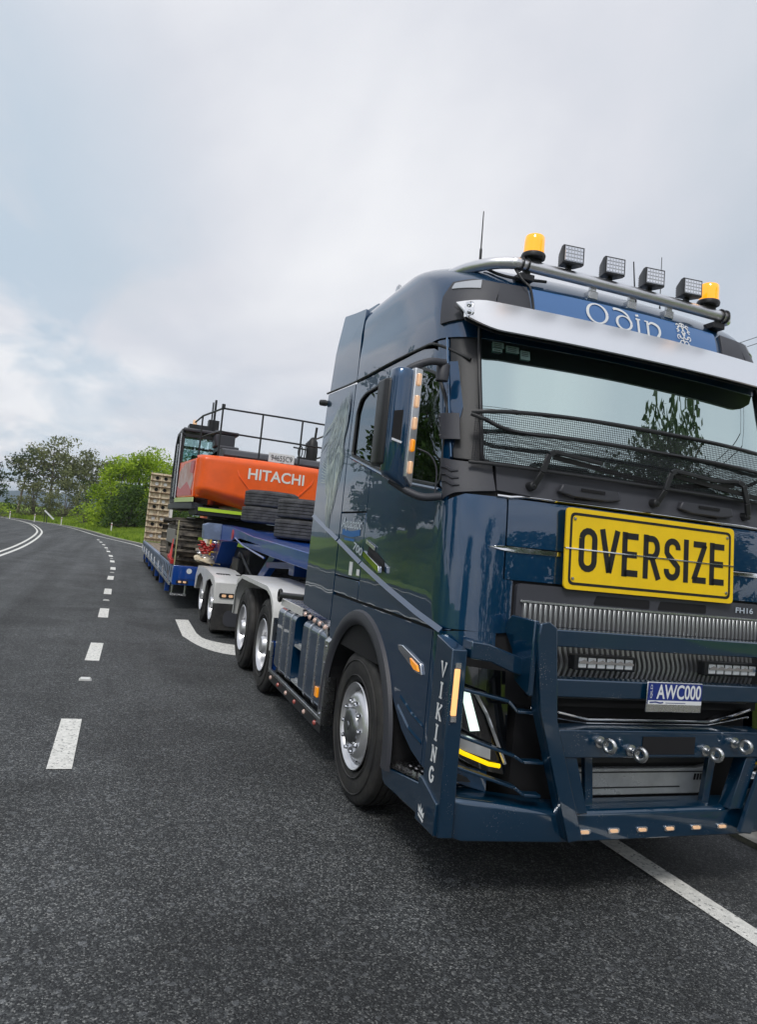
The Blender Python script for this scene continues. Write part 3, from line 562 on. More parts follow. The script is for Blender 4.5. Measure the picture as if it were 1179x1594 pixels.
# ================================================================== prime mover
truck = empty('semi_truck', (0, 0, 0), 'glossy navy blue prime mover with bull bar, visor and amber beacons', 'truck')
TAB = [(.30, 1.25, -.10, .03, .30, .15), (1.35, 1.25, .00, .03, .30, .13), (2.05, 1.25, .05, .03, .30, .15), (2.27, 1.25, .10, .04, .28, .16),
       (3.05, 1.24, .30, .06, .26, .20), (3.22, 1.238, .335, .06, .27, .24), (3.40, 1.225, .39, .06, .32, .28), (3.50, 1.225, .48, .06, .36, .32), (3.58, 1.21, .61, .06, .40, .36), (3.65, 1.17, .78, .06, .42, .40), (3.71, 1.09, .98, .06, .40, .40), (3.76, .98, 1.25, .05, .40, .40), (3.79, .82, 1.5, .05, .40, .40)]
def tab(z):
    T = TAB
    if z <= T[0][0]: return T[0][1:]
    if z >= T[-1][0]: return T[-1][1:]
    for i in range(len(T)-1):
        if z <= T[i+1][0]:
            h = T[i+1][0]-T[i][0]; t = (z-T[i][0])/h; out = []
            for k in range(1, 6):
                d1 = (T[i+1][k]-T[i][k])/h
                d0 = (T[i][k]-T[i-1][k])/(T[i][0]-T[i-1][0]) if i > 0 else d1
                d2 = (T[i+2][k]-T[i+1][k])/(T[i+2][0]-T[i+1][0]) if i+2 < len(T) else d1
                a = 0 if d0*d1 <= 0 else 2*d0*d1/(d0+d1); b = 0 if d1*d2 <= 0 else 2*d1*d2/(d1+d2)
                out.append((2*t**3-3*t*t+1)*T[i][k]+(t**3-2*t*t+t)*h*a+(-2*t**3+3*t*t)*T[i+1][k]+(t**3-t*t)*h*b)
            return out
def F_(x, z):
    hw, fc, bow, rx, ry = tab(z); ax = hw-rx; q = abs(x)
    y = fc+bow*min(1.3, (q/ax))**2
    if q > ax: tt = min(1, (q-ax)/rx); y += ry*(1-math.sqrt(max(0, 1-tt*tt)))
    return y
def Cc(a, z, s=-1):
    """corner point at angle a (0 front .. 90 side), side s"""
    hw, fc, bow, rx, ry = tab(z); x = hw-rx+rx*math.sin(R_(a)); y = fc+bow*min(1.3, (x/(hw-rx)))**2+ry*(1-math.cos(R_(a))); return (s*x, y, z)
def pF(x, z): return Vector((x, F_(x, z), z))
def pS(s):
    def f(y, z):
        hw, fc, bow, rx, ry = tab(z); ax = hw-rx
        if y >= fc+bow*min(1.3, hw/ax)**2+ry: return Vector((s*hw, y, z))
        lo, hi = 0., 90.
        for _ in range(22):
            m = (lo+hi)/2
            if Cc(m, z)[1] < y: lo = m
            else: hi = m
        return Vector((s*(ax+rx*math.sin(R_(lo))), y, z))
    return f
def pC(s):
    return lambda a, z: Vector(Cc(a, z, s))
def patch(fn, poly, off, thick, m, name, parent, dp=.05, dz=.06, bevel=.004, label=None, flip=None):
    """solid panel following a body surface: poly in surface coordinates"""
    bm = bmesh.new(); vs = [bm.verts.new((p[0], p[1], 0)) for p in poly]
    for t in tessellate_polygon([[Vector((p[0], p[1], 0)) for p in poly]]):
        try: bm.faces.new([vs[i] for i in t])
        except ValueError: pass
    def cut(lo, hi, step, ax):
        n = int((hi-lo)/step); co = [0, 0, 0]; no = [0, 0, 0]; no[ax] = 1
        for k in range(1, n+1):
            co[ax] = lo+k*step+1e-4
            if co[ax] >= hi-1e-3: break
            bmesh.ops.bisect_plane(bm, geom=bm.verts[:]+bm.edges[:]+bm.faces[:], plane_co=co, plane_no=no, dist=1e-6)
    us = [p[0] for p in poly]; zs = [p[1] for p in poly]
    cut(min(us), max(us), dp, 0); cut(min(zs), max(zs), dz, 1)
    bmesh.ops.remove_doubles(bm, verts=bm.verts[:], dist=1e-5); bmesh.ops.dissolve_limit(bm, angle_limit=0.0001, verts=[], edges=[]) if False else None
    bm.verts.ensure_lookup_table(); bm.verts.index_update()
    flat = [(v.co.x, v.co.y) for v in bm.verts]; faces = [tuple(v.index for v in f.verts) for f in bm.faces]
    bnd = [(e.verts[0].index, e.verts[1].index) for e in bm.edges if len(e.link_faces) == 1]; bm.free()
    top = []; bot = []
    for (u, z) in flat:
        e = 1e-3; p = fn(u, z); ee = .5 if fn(u+.001, z) is None else e
        du = fn(u+(.5 if dp > 1 else e), z)-fn(u-(.5 if dp > 1 else e), z); dv = fn(u, z+e)-fn(u, z-e); n = du.cross(dv); n.normalize()
        c = p-Vector((0, 1.3, z))
        if n.dot(c) < 0: n = -n
        top.append(p+n*off); bot.append(p+n*(off-thick))
    B = len(top); mb = MB(); mb.v = [tuple(v) for v in top+bot]
    mb.f = faces+[tuple(i+B for i in reversed(f)) for f in faces]+[(a, b, b+B, a+B) for a, b in bnd]; mb.mi = [0]*len(mb.f)
    return mb.build(name, m, parent, smooth=38, bevel=bevel, label=label, segs=1)
def mapF(x0, z0, off): # flat print on the front surface
    def f(u, v):
        x, z = x0+u, z0+v; p = pF(x, z); e = .002; n = (pF(x+e, z)-pF(x-e, z)).cross(pF(x, z+e)-pF(x, z-e)); n.normalize()
        if n.y > 0: n = -n
        return tuple(p+n*off)
    return f
def mapS(y0, z0, off, s=-1, skew=0):   # on the side: u runs forward on the visible side
    def f(u, v):
        y, z = (y0-u if s < 0 else y0+u), z0+v+skew*u; return (s*(tab(z)[0]+off), y, z)
    return f
# --- inner shell (dark) that closes the cab between the panels
sh = MB(); zs = [1.02, 1.35, 1.7, 2.05, 2.2]
def ring(z, yr, off=0):
    hw, fc, bow, rx, ry = tab(z); L = []
    for i in range(9): L.append((-(hw-rx)*(1-i/8)*1.0, z))
    pts = [Vector((0, yr, z)), Vector((-hw-off, yr, z)), Vector((-hw-off, (fc+bow+ry+yr)/2, z))]
    for a in (90, 75, 60, 45, 30, 15, 0):
        x, y, _ = Cc(a, z); pts.append(Vector((x-off*math.sin(R_(a)), y-off*math.cos(R_(a)), z)))
    for q in (.75, .5, .25, 0): x = -(hw-rx)*q; pts.append(Vector((x, F_(x, z)-off, z)))
    return pts+[Vector((-p.x, p.y, p.z)) for p in reversed(pts[1:-1])]
def shell(zl, yr, off):
    m = MB(); rs_ = [ring(z, yr(z), off) for z in zl]; n = len(rs_[0]); vs = [p for r in rs_ for p in r]
    fs = [(j*n+i, j*n+(i+1) % n, (j+1)*n+(i+1) % n, (j+1)*n+i) for j in range(len(rs_)-1) for i in range(n)]
    fs += [tuple(range(n)), tuple((len(rs_)-1)*n+i for i in range(n))[::-1]]; m.add(vs, fs); return m
# lower cab floor tub, rear wall and header in dark colour; the window band stays open
m_ = shell([1.00, 1.35, 1.7, 2.05, 2.16], lambda z: 2.10, -.016)
m_.box((-1.2, 2.06, 2.16), (1.2, 2.10, 3.6)); m_.box((-1.225, 1.45, 2.16), (-1.19, 2.08, 3.02)); m_.box((1.19, 1.45, 2.16), (1.225, 2.08, 3.02))
m_.build('cab_shell', VOID, truck)
# --- roof: loft in paint
def yr(z): return 2.115
ro = shell([3.035, 3.1, 3.16, 3.22, 3.28, 3.34, 3.40, 3.46, 3.50, 3.54, 3.57, 3.60, 3.63, 3.66, 3.69, 3.715, 3.74, 3.76, 3.775, 3.79], yr, .0)
ro.build('roof', NAVY, truck, smooth=60)
for s in (-1, 1):
    S = pS(s); C = pC(s)
    # door with an upper frame round the window
    patch(S, rpoly([(.10, 1.36), (.21, 2.03), (.215, 2.10), (.36, 2.14), (1.06, 2.225), (1.515, 2.33), (1.515, 2.0), (1.515, 1.365), (1.0, 1.365)], .012), 0, .03, NAVY, 'door', truck, .08, .12)
    # lower side panel round the wheel arch (front and rear pieces)
    arch = [(1.38+.755*math.cos(R_(a)), .53+.765*math.sin(R_(a))) for a in range(0, 181, 10)]
    lowp = [(.205, 1.345), (.190, .625), (.34, .66), (.50, .73), (.615, .82)]+[p for p in reversed(arch) if p[1] > .80]+[(2.125, 1.06), (2.125, 1.345)]
    patch(S, lowp, 0, .03, NAVY, 'lower_side_panel', truck, .08, .10)
    patch(S, [(.10, 1.345), (.105, .62), (.182, .62), (.197, 1.345)], 0, .03, NAVY, 'bumper_side', truck, .08, .10)
    patch(S, [(1.527, 1.365), (1.527, 1.495), (2.125, 1.495), (2.125, 1.365)], 0, .03, NAVY, 'quarter_panel', truck, .08, .10)
    patch(S, [(1.527, 1.505), (1.527, 1.99), (2.125, 1.99), (2.125, 1.505)], 0, .03, NAVY, 'locker_door', truck, .08, .10)
    patch(S, [(1.527, 2.002), (1.527, 2.335), (2.02, 2.44), (2.02, 2.78), (1.96, 2.88), (1.84, 2.915), (1.5, 2.93), (.75, 2.90), (.52, 2.82), (.45, 2.78), (.46, 2.92), (.60, 2.985), (.78, 3.018), (2.125, 3.03), (2.125, 2.002)], 0, .03, NAVY, 'window_surround', truck, .08, .10)
    # side window, black rubber edge
    win = rpoly([(2.015, 2.445), (2.015, 2.78), (1.955, 2.875), (1.84, 2.91), (1.5, 2.925), (.75, 2.895), (.5, 2.81), (.365, 2.60), (.30, 2.16), (.37, 2.145), (1.06, 2.23)], .03)
    patch(S, win, -.012, .008, SIDEGLASS, 'side_window', truck, .15, .15, bevel=0)
    mb = MB(); mb.tube([S(a, b)+Vector((s*-.002, 0, 0)) for a, b in win], .011, 5, closed=True); mb.build('window_seal', BLACK, truck, smooth=60)
    mb = MB(); mb.box((s*1.205, .9, 2.17), (s*1.235, .94, 2.93)); mb.build('window_divider', BLACK, truck)
    # seam drip rail above the doors
    mb = MB(); mb.tube(smooth_line([S(.36, 2.895)+Vector((s*.004, 0, 0)), S(.56, 3.0)+Vector((s*.006, 0, 0)), S(.80, 3.03)+Vector((s*.006, 0, 0)), S(1.4, 3.045)+Vector((s*.006, 0, 0)), S(2.12, 3.05)+Vector((s*.006, 0, 0)), S(2.99, 3.09)+Vector((s*.004, 0, 0))], 5), .009, 6); mb.build('roof_seam', BLACK, truck, smooth=60)
    # diagonal body line: upper face catches the sky
    cl = [(.09, 1.352), (.44, 1.405), (.92, 1.495), (1.515, 1.62)]; cl2 = [(1.53, 1.624), (2.12, 1.765)]; cl3 = [(2.15, 1.772), (2.71, 1.90), (2.98, 1.965)]; cl4 = [(.21, .825), (.36, .85), (.56, .905)]; cl5 = [(.21, .735), (.40, .765), (.585, .845)]
    for line in (cl, cl2, cl3, cl4, cl5):
        mb = MB(); vs = []
        kk = .3 if line in (cl4, cl5) else 1
        for (y, z) in line: vs += [(s*1.2500, y, z+.022*(kk+.2*(kk < 1))), (s*1.2500+s*.020*kk, y, z-.004), (s*1.2500, y, z-.016)]
        n = len(line); mb.add(vs, [(3*i+k, 3*i+(k+1) % 3, 3*i+3+(k+1) % 3, 3*i+3+k) for i in range(n-1) for k in range(3)]+[(0, 1, 2), (3*n-1, 3*n-2, 3*n-3)]); mb.build('body_line', NAVY, truck)
    # window sill trim
    mb = MB(); mb.tube([S(y, z)+Vector((s*.006, 0, 0)) for y, z in ((2.04, 2.43), (1.06, 2.205), (.30, 2.115))], .010, 5); mb.build('sill_trim', NAVY, truck, smooth=60)
    # wheel arch trim
    mb = MB(); vs = []; A = list(range(-6, 187, 6)); pr = [(-.02, .0), (.0, .028), (.030, .036), (.075, .022), (.085, .0)]
    for a in A:
        for (dr, dxo) in pr: rr0 = .685+dr; vs.append((s*(1.25+dxo), 1.38+rr0*math.cos(R_(a)), .53+(rr0+.01)*math.sin(R_(a))))
    n = len(pr); mb.add(vs, [(i*n+k, i*n+k+1, (i+1)*n+k+1, (i+1)*n+k) for i in range(len(A)-1) for k in range(n-1)]); mb.build('wheel_arch', GREY, truck, smooth=40)
    mb = MB(); vs = []
    for a in A:
        for xx in (1.25, .75): vs.append((s*xx, 1.38+.675*math.cos(R_(a)), .53+.68*math.sin(R_(a))))
    mb.add(vs, [(2*i, 2*i+1, 2*i+3, 2*i+2) for i in range(len(A)-1)]); mb.box((s*.75, .62, .35), (s*.72, 2.1, 1.3)); mb.build('wheel_well', VOID, truck)
    # side deflector behind the cab (two stacked panels) and roof deflector
    patch(S, rpoly([(2.145, 1.13), (2.145, 3.035), (2.955, 3.075), (3.03, 1.17)], .02), 0, .03, NAVY, 'side_deflector', truck, .15, .15)
    patch(lambda y, z, s=s: Vector((s*(1.235-.10*max(0, z-3.45)**1.0*(z > 3.45)), y, z)), rpoly([(2.145, 3.065), (2.145, 3.655), (2.45, 3.70), (2.80, 3.76), (2.93, 3.10)], .02), 0, .03, NAVY, 'upper_deflector', truck, .15, .12)
    if s < 0:
        mb = MB(); mb.prism([(2.13, 3.1), (2.13, 3.72), (2.45, 3.745), (2.78, 3.77), (2.80, 3.70), (2.3, 3.1)], 0, -1.12, 1.12); mb.build('roof_deflector', NAVY, truck, bevel=.02)
    # deflector inner flange (dark edge seen from behind) and marker
    mb = MB(); mb.box((s*1.21, 2.93, 1.2), (s*1.0, 2.95, 3.05)); mb.build('deflector_brace', BLACK, truck)
    mb = MB(); mb.lathe([(0, .018), (.05, .03), (.10, .028), (.12, .001)], (s*1.22, 2.97, 3.0), (s*.6, .8, .1), 10); mb.build('marker_light', BLACK, truck, smooth=60)
    # corner panel, body colour, under the A pillar; A pillar
    patch(C, [(-2, 1.66), (-2, 2.10), (45, 2.10), (88, 2.035), (88, 1.37), (45, 1.37), (-2, 1.37), (-14, 1.38), (-14, 1.655)], 0, .03, NAVY, 'corner_panel', truck, 7, .1)
    patch(C, [(10, 2.130), (10, 2.272), (60, 2.285), (88, 2.30), (88, 2.06), (60, 2.10)], .004, .03, GREY, 'cowl_corner', truck, 7, .08)
    for k in range(3):
        mb = MB(); mb.tube([C(a, 2.145+.04*k+(.02 if a > 70 else 0))+Vector((s*.006, -.006, 0)) for a in (52, 62, 74, 87)], [.003, .009, .009, .006], 5); mb.build('cowl_rib', GREY, truck, smooth=60)
    patch(C, [(62, 2.31), (60, 3.03), (88, 3.03), (88, 2.31)], -.008, .03, NAVY, 'a_pillar', truck, 7, .12)
    patch(S, [(.262, 2.31), (.262, 2.12), (.30, 2.14), (.36, 2.60), (.43, 2.75), (.44, 2.88), (.40, 2.88), (.30, 2.6)], 0, .03, NAVY, 'pillar_edge', truck, .1, .12)
    patch(C, [(14, 2.29), (14, 3.10), (59, 3.06), (61, 2.30)], -.012, .02, BLACK, 'pillar_trim', truck, 7, .12)
    mb = MB(); mb.tube([C(62, z)+Vector((s*.006, -.006, 0)) for z in (2.3, 2.6, 3.03)], .006, 5); mb.build('pillar_gutter', NAVY, truck, smooth=60)
    # upper front corner: dark panel with a clear position lamp
    patch(C, [(2, 3.21), (2, 3.40), (30, 3.415), (52, 3.40), (66, 3.30), (72, 3.12), (40, 3.14)], .016, .02, GREY, 'roof_corner_panel', truck, 5, .05, bevel=.002)
    patch(C, rpoly([(22, 3.345), (22, 3.405), (50, 3.385), (54, 3.345)], 1.2), .022, .012, LAMP, 'position_lamp', truck, 5, .03, bevel=.002)
# Odin panel
patch(pF, rpoly([(-.71, 3.20), (-.725, 3.41), (.70, 3.41), (.69, 3.20)], .02), .008, .02, ODINB, 'name_panel', truck, .1, .05, bevel=.003)
def stroke_letters(name, strokes, w, fn, m, parent, label=None):
    mb = MB()
    for st in strokes:
        if len(st) == 2 and isinstance(st[0], tuple) and isinstance(st[0][0], list): ribbon(mb, st[0], st[1], fn)
    return mb.build(name, m, parent, label=label)
mO0 = mapF(-.262, 3.372, .013); mO = lambda u, v: mO0(u*.80, v*.86)
for s in (-1, 1): patch(pF, [(s*.735, 3.20), (s*.75, 3.41), (s*.925, 3.405), (s*.975, 3.20)][::s], .016, .02, GREY, 'roof_corner_panel', truck, .1, .05, bevel=.002)
#; mb = MB()
def ell(cx, cy, rx, ry, a0=0, a1=360, n=26): return [(cx+rx*math.cos(R_(a0+(a1-a0)*i/n)), cy+ry*math.sin(R_(a0+(a1-a0)*i/n))) for i in range(n+1)]
def wv(n, lo, hi, ph=0, cyc=2): return [lo+(hi-lo)*(.5+.5*math.cos(math.pi*cyc*i/n+ph)) for i in range(n+1)]
H = .85
def sc2(L): return [(q[0], q[1]*H) for q in L]
ribbon(mb, sc2(ell(-.02, -.055, .088, .088)), wv(26, .010, .026, R_(0), 4), mO); mb.build('letter', WHITEL, truck, label="white uncial letter O")
mb = MB(); ribbon(mb, sc2(ell(.225, -.085, .068, .062)), wv(26, .010, .024, 0, 4), mO)
ribbon(mb, sc2(smooth_line([(.285, -.06, 0), (.262, -.005, 0), (.215, .025, 0), (.155, .032, 0), (.135, .022, 0)], 5)), .018, mO); mb.build('letter', WHITEL, truck, label="white uncial letter d")
mb = MB(); ribbon(mb, sc2([(.345, -.02), (.362, -.028), (.362, -.15), (.362, -.152)]), .022, mO); ribbon(mb, sc2([(.345, .012), (.375, .018)]), .016, mO); ribbon(mb, sc2([(.34, -.02), (.385, -.02)]), .010, mO); mb.build('letter', WHITEL, truck, label="white uncial letter i")
mb = MB(); ribbon(mb, sc2([(.455, -.02), (.455, -.155)]), .022, mO); ribbon(mb, sc2([(.425, -.02), (.465, -.02)]), .010, mO)
ribbon(mb, sc2(smooth_line([(.455, -.05, 0), (.50, -.022, 0), (.56, -.045, 0), (.572, -.10, 0), (.545, -.15, 0)], 5)), [.012+.012*min(1, i/10) for i in range(21)], mO); mb.build('letter', WHITEL, truck, label="white uncial letter n")
mb = MB(); mE = mapF(.40, 3.315, .013)   # ornamental emblem: mirrored scrolls round a centre
for sx in (-1, 1):
    for (cx, cy, r, a0, a1) in ((.022, .055, .020, -60, 230), (.040, .075, .012, 0, 300), (.020, .01, .022, 90, 330), (.042, -.005, .014, -90, 200), (.018, -.045, .018, 0, 260), (.036, -.055, .010, -60, 240), (.010, .085, .010, 0, 320), (.050, .040, .009, 30, 300)):
        ribbon(mb, [(sx*x, y) for x, y in ell(cx, cy, r, r, a0, a1, 12)], .0075, mE)
ribbon(mb, [(0, .10), (0, -.075)], .010, mE); ribbon(mb, ell(0, .028, .012, .018, n=14), .006, mE); mb.build('emblem', WHITEL, truck, label='small white scrollwork emblem')
# windscreen, header
patch(pF, rpoly([(-1.075, 2.285), (-1.06, 3.12), (1.06, 3.12), (1.075, 2.285)], .04), -.004, .008, WSGLASS, 'windscreen', truck, .12, .12, bevel=0)
def frameband(name, outer, inner, fn, m, off, parent):
    mb = MB(); n = len(outer); mb.add([fn(*p)+Vector((0, -off, 0)) for p in outer]+[fn(*p)+Vector((0, -off, 0)) for p in inner], [(i, (i+1) % n, (i+1) % n+n, i+n) for i in range(n)]); return mb.build(name, m, parent)
def densify(poly, step=.12):
    out = []
    for i, p in enumerate(poly):
        q = poly[(i+1) % len(poly)]; n = max(1, int(math.dist(p, q)/step)); out += [(p[0]+(q[0]-p[0])*k/n, p[1]+(q[1]-p[1])*k/n) for k in range(n)]
    return out
mb = MB(); mb.tube([pF(x, z)+Vector((0, -.004, 0)) for x, z in densify(rpoly([(-1.075, 2.285), (-1.06, 3.12), (1.06, 3.12), (1.075, 2.285)], .04), .1)], .013, 6, closed=True); mb.build('windscreen_seal', BLACK, truck, smooth=60)
patch(pF, [(-1.0, 3.135), (-1.0, 3.215), (1.0, 3.215), (1.0, 3.135)], .0, .02, BLACK, 'header_panel', truck, .12, .06)
# registration and permit stickers inside the top left of the glass
for (x, z, w_, h_, mm) in ((-.985, 3.02, .07, .035, 'a'), (-.90, 3.01, .08, .04, 'b'), (-.81, 2.995, .06, .055, 'b'), (-.985, 2.98, .06, .02, 'b')):
    f = mapF(x, z, .0035); mb = MB(); mb.add([f(0, 0), f(w_, 0), f(w_, -h_), f(0, -h_)], [(0, 1, 2, 3)]); mb.build('sticker', mat('pale_green_sticker', (.25, .38, .36), rough=.5), truck)
    mb = MB(); f = mapF(x, z, .005); 
    for k in range(3): mb.add([f(.006, -.008-.011*k), f(w_*.8, -.008-.011*k), f(w_*.8, -.012-.011*k), f(.006, -.012-.011*k)], [(0, 1, 2, 3)])
    mb.build('sticker_text', INK, truck)
# cab interior behind the glass
mb = MB(); mb.box((-1.1, .34, 1.95), (1.1, .80, 2.26)); mb.build('dashboard', BLACK, truck, bevel=.04)
for sx in (-.62, .62):
    sb = MB(); sb.box((sx-.27, 1.15, 2.05), (sx+.27, 1.62, 2.22)); sb.box((sx-.26, 1.5, 2.2), (sx+.26, 1.66, 2.88)); sb.box((sx-.15, 1.5, 2.88), (sx+.15, 1.62, 3.02)); sb.build('seat', GREY, truck, bevel=.05)
sw = MB(); c0 = Vector((-.60, .86, 2.36)); ax = Vector((0, -.55, .83)).normalized(); a_ = Vector((1, 0, 0)); b__ = ax.cross(a_); sw.tube([c0+a_*.21*math.cos(t*math.pi/12)+b__*.21*math.sin(t*math.pi/12) for t in range(24)], .016, 6, closed=True); sw.tube([c0+a_*.2, c0-a_*.2], .014, 5); sw.tube([c0, c0-ax*.3], .03, 6); sw.build('steering_wheel', BLACK, truck, smooth=60)
sb = MB(); sb.add([(-.98, .40, 2.268), (-.72, .38, 2.268), (-.60, .62, 2.272), (-.90, .66, 2.272)], [(0, 1, 2, 3)]); sb.box((-.97, .42, 2.262), (-.70, .60, 2.267)); sb.build('papers', WHITEL, truck)
sb = MB(); sb.box((-.05, .36, 2.93), (.05, .40, 3.06)); sb.build('camera_housing', WHITEL, truck, bevel=.01)
sb = MB(); sb.box((-1.15, 1.9, 2.1), (1.15, 1.95, 3.0)); sb.build('bunk_curtain', GREY, truck)
# cowl with grab recesses, chrome strip
patch(pF, [(-1.0, 2.135), (-1.0, 2.272), (1.0, 2.272), (1.0, 2.135), (.8, 2.125), (-.8, 2.125)], .006, .04, GREY, 'cowl', truck, .12, .07)
mb = MB()
for s in (-1, 1):
    mb.box((s*-.02+s*.0-.0, 0, 0), (s*-.02, 0, 0)) if False else None
for x0 in (-.62, .22):
    q = MB(); y0 = F_(x0+.2, 2.18); q.prism([(x0, 2.215), (x0+.38, 2.215), (x0+.40, 2.165), (x0+.30, 2.150), (x0+.08, 2.150), (x0-.02, 2.17)], 1, y0-.040, y0-.004); q.build('washer_cover', GREY, truck, bevel=.008)
    q = MB(); q.box((x0+.12, y0-.042, 2.19), (x0+.28, y0-.046, 2.205)); q.box((x0+.10, y0-.012, 2.138), (x0+.29, y0-.016, 2.150)); q.build('vent_slot', VOID, truck)
mb = MB(); mb.tube([pF(x, 2.118-.012*(abs(x) > .9))+Vector((0, -.006, 0)) for x in np.linspace(-1.0, 1.0, 25)], .009, 6); mb.build('chrome_strip', CHROME, truck, smooth=60)
# front panel in two tiers, centre trim
patch(pF, rpoly([(-.930, 1.842), (-.930, 2.10), (.930, 2.10), (.930, 1.842)], .01), 0, .03, NAVY, 'front_panel', truck, .12, .08)
patch(pF, rpoly([(-.930, 1.66), (-.930, 1.835), (.930, 1.835), (.930, 1.66)], .008), 0, .03, NAVY, 'front_panel', truck, .12, .08)
for s in (-1, 1):
    q = [(s*x, z) for x, z in ((1.03, 1.828), (.97, 1.838), (.60, 1.834), (.60, 1.811), (.90, 1.808), (.97, 1.816))]
    patch(pF, q if s > 0 else q[::-1], .008, .014, CHROME, 'badge_trim', truck, .1, .05, bevel=.003)
# grille surround (charcoal), vent slots, FH16 letters
patch(pF, rpoly([(-.86, 1.40), (-.86, 1.645), (.86, 1.645), (.86, 1.40)], .03), .018, .05, GREY, 'grille_surround', truck, .12, .07)
for a, b in ((-.38, .0), (.06, .42)):
    patch(pF, rpoly([(a, 1.565), (a+.02, 1.615), (b, 1.615), (b, 1.565)], .01), .021, .01, VOID, 'vent', truck, .1, .05, bevel=0)
lettering('badge_letters', 'FH16', .06, mapF(.725, 1.602, .026), SILVERL, truck, bold=.0008, fit=(.145, .034))
patch(pF, rpoly([(-.83, 1.42), (-.83, 1.545), (.83, 1.545), (.83, 1.42)], .01), .012, .01, VOID, 'grille_back', truck, .12, .05, bevel=0)
patch(pF, [(-.84, 1.545), (-.84, 1.556), (.84, 1.556), (.84, 1.545)], .030, .016, STEEL, 'grille_rim', truck, .12, .05, bevel=.002)
mb = MB(); mb.box((-.0085, -.012, -.058), (.0085, .012, .058)); sl0 = None
for i in range(53):
    x = -.815+1.63*i/52; 
    if sl0 is None: sl0 = mb.build('grille_slat', SLAT, truck, bevel=.003, segs=1); o = sl0
    else: o = copy_obj(sl0, truck)
    o.location = (x, F_(x, 1.485)-.026, 1.485)
# lower radiator opening: dark core, wavy ribs, chrome wing bars, silver skid panel
mb = MB(); mb.box((-.80, .02, .45), (.80, .30, 1.42)); mb.build('radiator', VOID, truck)
mb = MB(); sl1 = None
def wave(z): return .012*math.sin((z-1.19)/.19*math.pi*2)
vs = []; fz = np.linspace(1.17, 1.375, 9); q = MB()
for z in fz: q.v += [(-.008+wave(z), -.011, z-1.27), (.008+wave(z), -.011, z-1.27), (.008+wave(z), .011, z-1.27), (-.008+wave(z), .011, z-1.27)]
q.f = [(4*i+k, 4*i+(k+1) % 4, 4*i+4+(k+1) % 4, 4*i+4+k) for i in range(8) for k in range(4)]; q.mi = [0]*len(q.f)
for i in range(46):
    x = -.765+1.53*i/45
    if sl1 is None: sl1 = q.build('grille_slat', SLAT, truck, smooth=40); o = sl1
    else: o = copy_obj(sl1, truck)
    o.location = (x, -.045+.03*x*x, 1.27)
for z in (1.135, 1.06):
    mb = MB(); mb.box((-.76, -.03, z-.014), (.76, .03, z+.014)); mb.build('grille_bar', BLACK, truck, bevel=.004)
def gbar(name, prof, m, r=None, w_=.05, h_=.02):
    mb = MB(); pts = [Vector(p) for p in prof]
    for a, b in zip(pts, pts[1:]): mb.bar(a, b, w_, h_)
    return mb.build(name, m, truck, bevel=.004)
gbar('chrome_wing_bar', [(-.76, -.04, 1.00), (-.60, -.06, .985), (-.42, -.075, .953), (.42, -.075, .953), (.60, -.06, .985), (.76, -.04, 1.02)], CHROME, w_=.05, h_=.014)
gbar('chrome_wing_bar', [(-.76, -.03, .965), (-.42, -.06, .93), (.42, -.06, .93), (.76, -.03, .975)], CHROME, w_=.05, h_=.008)
mb = MB(); mb.prism([(-.46, .535), (-.48, .655), (-.40, .668), (.42, .668), (.53, .688), (.55, .66), (.50, .545), (.44, .52), (-.42, .52)], 1, -.03, .01); mb.build('skid_panel', SILV, truck, bevel=.006)
mb = MB(); mb.box((-.47, -.036, .645), (.50, -.03, .651)); mb.box((-.47, -.036, .56), (.30, -.03, .566)); mb.build('panel_crease', BLACK, truck)
for k in range(5): q = MB(); q.prism([(.40+.022*k, .600), (.412+.022*k, .600), (.418+.022*k, .635), (.406+.022*k, .635)], 1, -.034, -.028); q.build('louvre', VOID, truck)
mb = MB(); mb.box((-.62, .0, .69), (.62, .04, .79)); mb.build('lower_mesh', BLACK, truck)
# light bars behind the rails
for x0 in (-.38, .50):
    q = MB(); q.box((x0-.20, -.15, 1.225), (x0+.20, -.09, 1.305)); lb = q.build('light_bar', BLACK, truck, bevel=.008)
    for k in range(6): q = MB(); q.box((x0-.175+.060*k, -.156, 1.238), (x0-.125+.060*k, -.148, 1.292)); q.build('led_cell', LEDCELL, lb, bevel=.008)
    q = MB(); q.prism([(x0-.175+.35*t, 1.272+.012*(k % 2)) for k, t in enumerate(np.linspace(0, 1, 13))]+[(x0+.175, 1.262), (x0-.175, 1.262)], 1, -.162, -.157); q.build('reflector', CHROME, lb)
